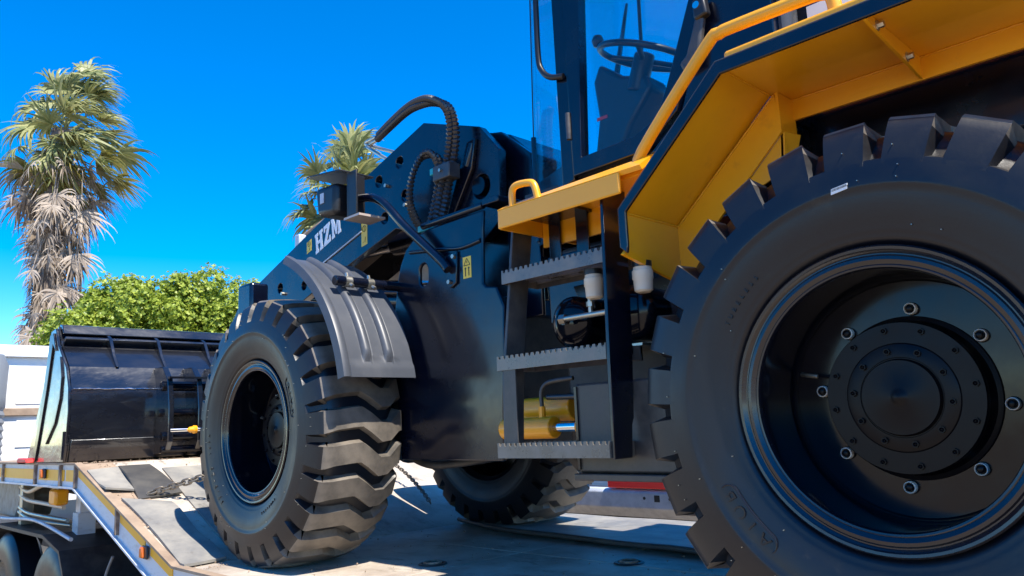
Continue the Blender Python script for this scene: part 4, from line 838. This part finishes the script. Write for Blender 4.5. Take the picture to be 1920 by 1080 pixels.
# ------------------------------------------------------------------ mats on the deck
def mat_sheet(name, outline_fn, nu, nv, th, m):
    return MB().sheet([[outline_fn(i/nu, j/nv) for j in range(nv+1)] for i in range(nu+1)], th).build(name, m, smooth=50)
def bil(c, u, v): return [c[0][k]*(1-u)*(1-v)+c[1][k]*u*(1-v)+c[2][k]*u*v+c[3][k]*(1-u)*v for k in (0, 1)]
def matB(u, v):
    x, y = bil(((4.37, 0.185), (3.36, 0.215), (3.40, -0.02), (4.24, -0.06)), u, v)
    y += 0.05*sin(pi*u)*(1-v)*-1.2*0.3; return (x, y, ramp(x)+0.022+0.012*sin(3.0*pi*u)*v+0.02*max(0, u-0.85)*4*(1-v)*0+noise.noise((x*3, y*3, 1))*0.008)
tag(mat_sheet('rubber_mat', matB, 16, 6, 0.014, 'mat'), 'large grey rubber mat on the ramp beside the front wheel', 'mat', 'rubber mats on the ramp')
def matA(u, v):
    x, y = bil(((4.90, 0.225), (4.50, 0.235), (4.47, 0.06), (4.93, 0.0)), u, v); return (x, y, ramp(x)+0.022+0.05*max(0, u-0.6)*(1.2-v)+noise.noise((x*3, y*3, 5))*0.006)
tag(mat_sheet('rubber_mat', matA, 8, 5, 0.012, 'mat'), 'small grey rubber mat under the bucket corner at the ramp top', 'mat', 'rubber mats on the ramp')
def flap(u, v):
    # curled strip rising off the ramp
    x = 4.92-0.56*u; y = 0.03-0.20*v+0.06*u*(1-v); z = ramp(x)+0.03+0.030*sin(pi*u)*(1-0.6*v)-0.02*(1-v)*u
    return (x, y, z)
tag(mat_sheet('rubber_flap', flap, 12, 5, 0.012, 'matdark'), 'dark curled rubber flap lying next to the near chain', 'rubber flap')
def matC(u, v):
    x, y = bil(((4.88, -0.24), (3.55, -0.10), (3.50, -0.95), (4.88, -0.95)), u, v); return (x, y, ramp(x)+0.012+noise.noise((x*2, y*2, 9))*0.004)
tag(mat_sheet('rubber_mat', matC, 12, 8, 0.010, 'mat'), 'wide flat grey mat on the ramp in front of the left front wheel', 'mat', 'rubber mats on the ramp')
# long mat under the machine, with a lifted wavy edge
edge = smoothpath([(3.42, -1.64, 0), (3.1, -1.52, 0), (2.67, -1.41, 0), (2.09, -1.37, 0), (1.43, -1.31, 0), (0.6, -1.28, 0), (-1.2, -1.27, 0)], 8)
grid = []
for p in edge:
    row = []; ed = 0.012*noise.noise((p.x*5.1, 3, 0))
    for j in range(9):
        v = j/8; y = p.y+ed*(1-v)+(-2.2-p.y)*v; lift = 0.012*(1-v)**5*(0.8+0.6*noise.noise((p.x*2.3, 0, 0)))
        row.append((p.x, y, 0.027+lift+0.004*noise.noise((p.x*3, y*3, 2))))
    grid.append(row)
matL = tag(MB().sheet(grid, 0.020).build('rubber_mat', 'mat', smooth=50), 'long grey rubber mat with a wavy edge in painted shade lying under the machine', 'mat', 'rubber mats on the ramp')

MB().tube([(r[0][0], r[0][1]+0.004, r[0][2]-0.008) for r in grid], 0.014, 8).build('edge_shade', 'matdark', matL, smooth=50)  # dark tube added to paint the shade along the mat's edge

# grit and dry dirt scattered on the deck
gr = MB(); rg = random.Random(17)
for i in range(900):
    if i % 3: x, y = rg.uniform(3.2, 5.4), rg.choice([rg.uniform(0.0, 0.19), rg.uniform(-1.0, 0.19)])
    else: x, y = rg.uniform(0.5, 3.6), rg.uniform(-2.1, 0.15)
    q = rg.uniform(0.002, 0.006)*(1.6 if rg.random() < 0.1 else 1); z = ramp(x)+q*0.5+(0.002 if x < 3.4 else 0.006)
    a = rg.random()*6.3
    gr.add([(x+q*1.3*cos(a), y+q*1.3*sin(a), z), (x+q*cos(a+2.1), y+q*sin(a+2.1), z), (x+q*cos(a+4.2), y+q*sin(a+4.2), z-q*0.2), (x, y, z+q*0.8), (x, y, z-q*0.6)],
           [(0, 1, 3), (1, 2, 3), (2, 0, 3), (1, 0, 4), (2, 1, 4), (0, 2, 4)])
go = gr.build('grit', 'decktan', fix=False); go['kind'] = 'stuff'; tag(go, 'loose grit and dry dirt scattered over the trailer deck', 'grit')

# ------------------------------------------------------------------ chains
def link_mesh(rx, rz, w_):
    pts = []
    for i in range(20):
        t = 2*pi*i/20; pts.append((rx*cos(t)+(rx*0.45 if cos(t) > 0 else -rx*0.45), rz*sin(t), 0))
    pts.append(pts[0]); return MB().tube(pts, w_, 6, False)
def chain(label, pts, ll, w_):
    path = smoothpath(pts, 30); Ls = [0]
    for a, b in zip(path, path[1:]): Ls.append(Ls[-1]+(b-a).length)
    me = link_mesh(ll*0.40, ll*0.36, w_).mesh('link', 'chain', 60)
    root = thing('chain', label, 'chain', tuple(path[0]))
    n = int(Ls[-1]/(ll*0.78)); j = 0
    for i in range(n):
        t = (i+0.5)*Ls[-1]/n; 
        while j < len(Ls)-2 and Ls[j+1] < t: j += 1
        p = path[j].lerp(path[j+1], (t-Ls[j])/max(1e-6, Ls[j+1]-Ls[j])); tg = (path[j+1]-path[j]).normalized()
        o = bpy.data.objects.new('link', me); col.objects.link(o); o.parent = root; o.matrix_parent_inverse = Matrix.Translation(-root.location)
        o.rotation_mode = 'QUATERNION'; o.location = p; q = tg.to_track_quat('X', 'Z')
        from mathutils import Quaternion
        o.rotation_quaternion = q @ Quaternion((1, 0, 0), pi/2*(i % 2)+0.4)
    return root
chain('heavy steel chain running from the ramp to behind the left front wheel', [(4.40, 0.02, 0.315), (4.30, -0.12, 0.36), (4.10, -0.32, 0.43), (3.95, -0.50, 0.50)], 0.052, 0.0065)
chain('thin steel chain hanging under the machine beside the far front wheel', [(4.35, -1.72, 0.42), (4.15, -1.74, 0.32), (3.90, -1.70, 0.20), (3.75, -1.66, 0.12)], 0.035, 0.0045)

# ------------------------------------------------------------------ small red block by the bucket, steel bumper beyond the deck
tag(MB().prism([(6.02, 0.511), (6.30, 0.511), (6.28, 0.545), (6.05, 0.54)], 0.256, 0.31).build('red_block', 'redpaint', bevel=0.006), 'small red block beside the front corner of the bucket', 'block')
bq = thing('steel_bumper', 'galvanised steel bumper with red lamp beyond the far edge of the deck', 'bumper', (3.2, -3.4, GZ))
MB().prism([(-3.30, 0.085), (-3.28, 0.06), (-3.28, -0.06), (-3.36, -0.14), (-3.42, -0.14), (-3.40, 0.085)], 2.55, 4.1, 'YZ').build('beam', 'galv', bq, bevel=0.008)
MB().prism([(2.60, 0.092), (3.46, 0.092), (3.46, 0.16), (3.10, 0.19), (3.02, 0.25), (2.60, 0.25)], -3.40, -3.275).build('lamp', 'red', bq, bevel=0.01)
for x, q in ((3.10, 0.012), (2.86, 0.012)): MB().cyl((x, -3.29, 0.02), (x, -3.276, 0.02), q, 12).build('hole', 'labelb', bq)
MB().box(2.955, 3.005, -3.285, -3.277, -0.005, 0.045).build('hole', 'labelb', bq)
for x in (2.8, 3.9): MB().box(x-0.05, x+0.05, -3.55, -3.42, GZ, 0.10).build('post', 'chassis', bq)
MB().box(2.6, 4.1, -5.2, -3.42, -0.35, 0.09).build('tray', 'chassis', bq, bevel=0.02)

# ------------------------------------------------------------------ palms
WIND = Vector((0.62, -0.78, 0.0)).normalized()     # towards the right of the picture
def frond_mb(base, az, el, L0, fan, rg, droop, wind, nblade=26, bw=0.036):
    """one fan leaf: petiole and split blades that hang and stream with the wind"""
    m = MB(); dirv = Vector((cos(az)*cos(el), sin(az)*cos(el), sin(el)))
    tip = base+dirv*L0+WIND*wind*0.30*L0-Vector((0, 0, droop*0.12*L0))
    mid = base.lerp(tip, 0.5)+Vector((0, 0, 0.06*L0))
    m.tube([base, mid, tip], 0.02, 4, False, [0.028, 0.02, 0.014])
    ax = (tip-mid).normalized(); roll = rg.uniform(-0.9, 0.9)
    sd = ax.cross(Vector((0, 0, 1)))
    if sd.length < 0.1: sd = ax.cross(Vector((0, 1, 0)))
    sd.normalize(); up = sd.cross(ax); sd, up = sd*cos(roll)+up*sin(roll), up*cos(roll)-sd*sin(roll)
    spread = rg.uniform(R(70), R(108)); cup = rg.uniform(0.1, 0.5)
    for i in range(nblade):
        if rg.random() < 0.06: continue
        f = (i/(nblade-1)-0.5)*2; a = f*spread+rg.uniform(-.06, .06)
        dv = (ax*cos(a)+sd*sin(a)+up*(cup*(abs(f)-0.3))).normalized()
        ln = fan*(1.0-0.25*abs(f)**1.5)*rg.uniform(0.72, 1.12); wd = fan*bw
        p = Vector(tip); sv = dv.cross(up).normalized(); pts = []; st = 6; dd = Vector(dv); gr = rg.uniform(0.6, 1.5); wi = rg.uniform(0.6, 1.4)
        for k in range(st+1):
            t = k/st; pts.append((Vector(p), wd*(0.4+1.9*t if t < 0.4 else 1.16*(1-t)**0.8+0.02)))
            dd = (dd+Vector((0, 0, -(0.03+1.1*droop*t*t)*gr*0.5))+WIND*(wind*(0.06+0.62*t)*wi)+Vector((rg.gauss(0, .05), rg.gauss(0, .05), rg.gauss(0, .05)))).normalized()
            p = p+dd*(ln/st)
        vs = []
        for q, w_ in pts: vs += [q-sv*w_, q+sv*w_]
        m.add(vs, [(2*k, 2*k+1, 2*k+3, 2*k+2) for k in range(st)])
    return m
def palm(base, top, label, seed, scale=1.0, ngreen=46, ndead=95, skirt=4.2, lean=0.35, wind=0.9, bw=0.040):
    rg = random.Random(seed); root = thing('palm_tree', label, 'palm tree', base, 'palm trees against the sky')
    B, Tp = Vector(base), Vector(top); n = 26
    tp = [B.lerp(Tp, i/n)+Vector((lean*sin(i/n*2.2)*0.4, 0, 0)) for i in range(n+1)]
    MB().tube(tp, 0.3, 14, True, [(0.36-0.10*i/n+0.02*(i % 2))*scale for i in range(n+1)]).build('trunk', 'bark', root, smooth=40)
    gold = pi*(3-sqrt(5))
    for i in range(ngreen):
        t = i/(ngreen-1); el = R(86)-R(128)*t**0.85+rg.uniform(-.28, .28); az = i*gold+rg.uniform(-.5, .5)
        b0 = Tp+Vector((rg.uniform(-.1, .1), rg.uniform(-.1, .1), (0.5-1.3*t)*scale))
        pm = 'frond' if t < 0.7 or rg.random() < 0.45 else 'frondyellow'
        away = 0.5-0.5*(cos(az)*WIND.x+sin(az)*WIND.y)
        frond_mb(b0, az, el, rg.uniform(0.7, 1.4)*scale*(1-0.25*away), rg.uniform(0.85, 1.25)*scale, rg, 0.45+0.5*t+0.35*rg.random(), wind*rg.uniform(0.5, 1.4), 24, bw).build('frond', pm, root, fix=False)
    for i in range(14):
        az = i*gold*1.3; frond_mb(Tp+Vector((cos(az)*.2, sin(az)*.2, rg.uniform(-.7, .2)*scale)), az, rg.uniform(-.2, .9), rg.uniform(.35, .7)*scale, rg.uniform(.7, 1.0)*scale, rg, 0.6, wind*0.8, 22, bw).build('frond', 'frond', root, fix=False)
    for i in range(ndead):
        t = (i+rg.random())/ndead; az = i*gold+rg.uniform(-.4, .4); h = skirt*scale*t
        b0 = Tp-Vector((0, 0, 0.45*scale+h)); el = R(-52)-R(28)*min(1, t*3)+rg.gauss(0, .16)
        k_ = rg.uniform(0.5, 1.35)*(1.0-0.15*t)
        frond_mb(b0+Vector((cos(az), sin(az), 0))*rg.uniform(.2, .5)*scale, az, el, 0.72*k_*scale, rg.uniform(0.5, 1.05)*scale*(1-0.2*t), rg, 1.5, wind*rg.uniform(0, 0.16), 15).build('dead_frond', 'deadfrond', root, fix=False)
    return root
palm((26.0, -4.45, GZ), (26.0, -4.85, 10.55), 'tall palm with thick grey skirt of dead fronds above the green tree', 21, 1.28, 66, 210, 6.3, 0.35, 1.15)
palm((25.0, -14.6, GZ), (25.0, -14.7, 9.8), 'smaller palm partly hidden behind the loader boom', 4, 1.40, 48, 60, 3.2, 0.2, 0.45, 0.058)

# ------------------------------------------------------------------ broad leaved trees
def tree(base, crown, rad, label, seed, nl):
    rg = random.Random(seed); root = thing('broadleaf_tree', label, 'tree', base, 'green trees behind the bucket')
    B = Vector(base); C = Vector(crown); tr = MB()
    fork = B.lerp(Vector((C.x, C.y, B.z)), 0.3); fork.z = B.z+(C.z-B.z)*0.45
    MB().tube(smoothpath([B, B.lerp(fork, .5)+Vector((.08, .05, 0)), fork], 5), 0.16, 10, True, [0.20-0.06*i/10 for i in range(11)]).build('trunk', 'treebark', root, smooth=50)
    clumps = []
    for i in range(110):
        v = Vector((rg.gauss(0, 1), rg.gauss(0, 1), rg.gauss(0, 1))).normalized()*rg.uniform(0.45, 1.0)**0.6
        p = C+Vector((v.x*rad[0], v.y*rad[1], v.z*rad[2])); clumps.append((p, rg.uniform(0.22, 0.42)))
    lb = MB()
    for p, q in clumps[:14]:
        lb.tube(smoothpath([fork, fork.lerp(p, .5)+Vector((0, 0, .12)), p], 4), 0.04, 6, False, [0.07-0.006*k for k in range(9)])
    lb.build('limbs', 'treebark', root, smooth=50)
    lf = MB()
    for p, q in clumps:
        for k in range(nl//110):
            v = Vector((rg.gauss(0, 1), rg.gauss(0, 1), rg.gauss(0, 1))).normalized(); c = p+v*q*rg.uniform(0.55, 1.08)
            # leaf spray: a few leaves round a twig end
            ax = (v+Vector((rg.uniform(-.5, .5), rg.uniform(-.5, .5), rg.uniform(0.0, .8)))).normalized(); sdv = ax.orthogonal().normalized()
            for j in range(4):
                from mathutils import Quaternion
                s_ = Quaternion(ax, j*1.57+rg.random()) @ sdv; dv = (ax*rg.uniform(.2, .7)+s_).normalized(); wv = dv.cross(ax).normalized(); l_ = rg.uniform(0.045, 0.085); w_ = l_*0.34
                a = c; lf.add([a, a+dv*l_*.5+wv*w_, a+dv*l_, a+dv*l_*.5-wv*w_], [(0, 1, 2, 3)])
    lf.build('crown', 'leaf', root, fix=False)
tree((14.2, -2.4, GZ), (14.2, -2.55, 2.10), (0.9, 0.85, 0.85), 'low leafy green tree nearest the palm, left of the group', 1, 10000)
tree((14.6, -3.5, GZ), (14.5, -3.55, 2.62), (1.1, 1.10, 1.05), 'rounded bright green tree in the middle behind the bucket', 2, 16000)
tree((14.4, -4.9, GZ), (14.4, -4.95, 2.68), (1.1, 1.2, 1.08), 'bright green leafy tree closest to the loader front wheel', 3, 16000)
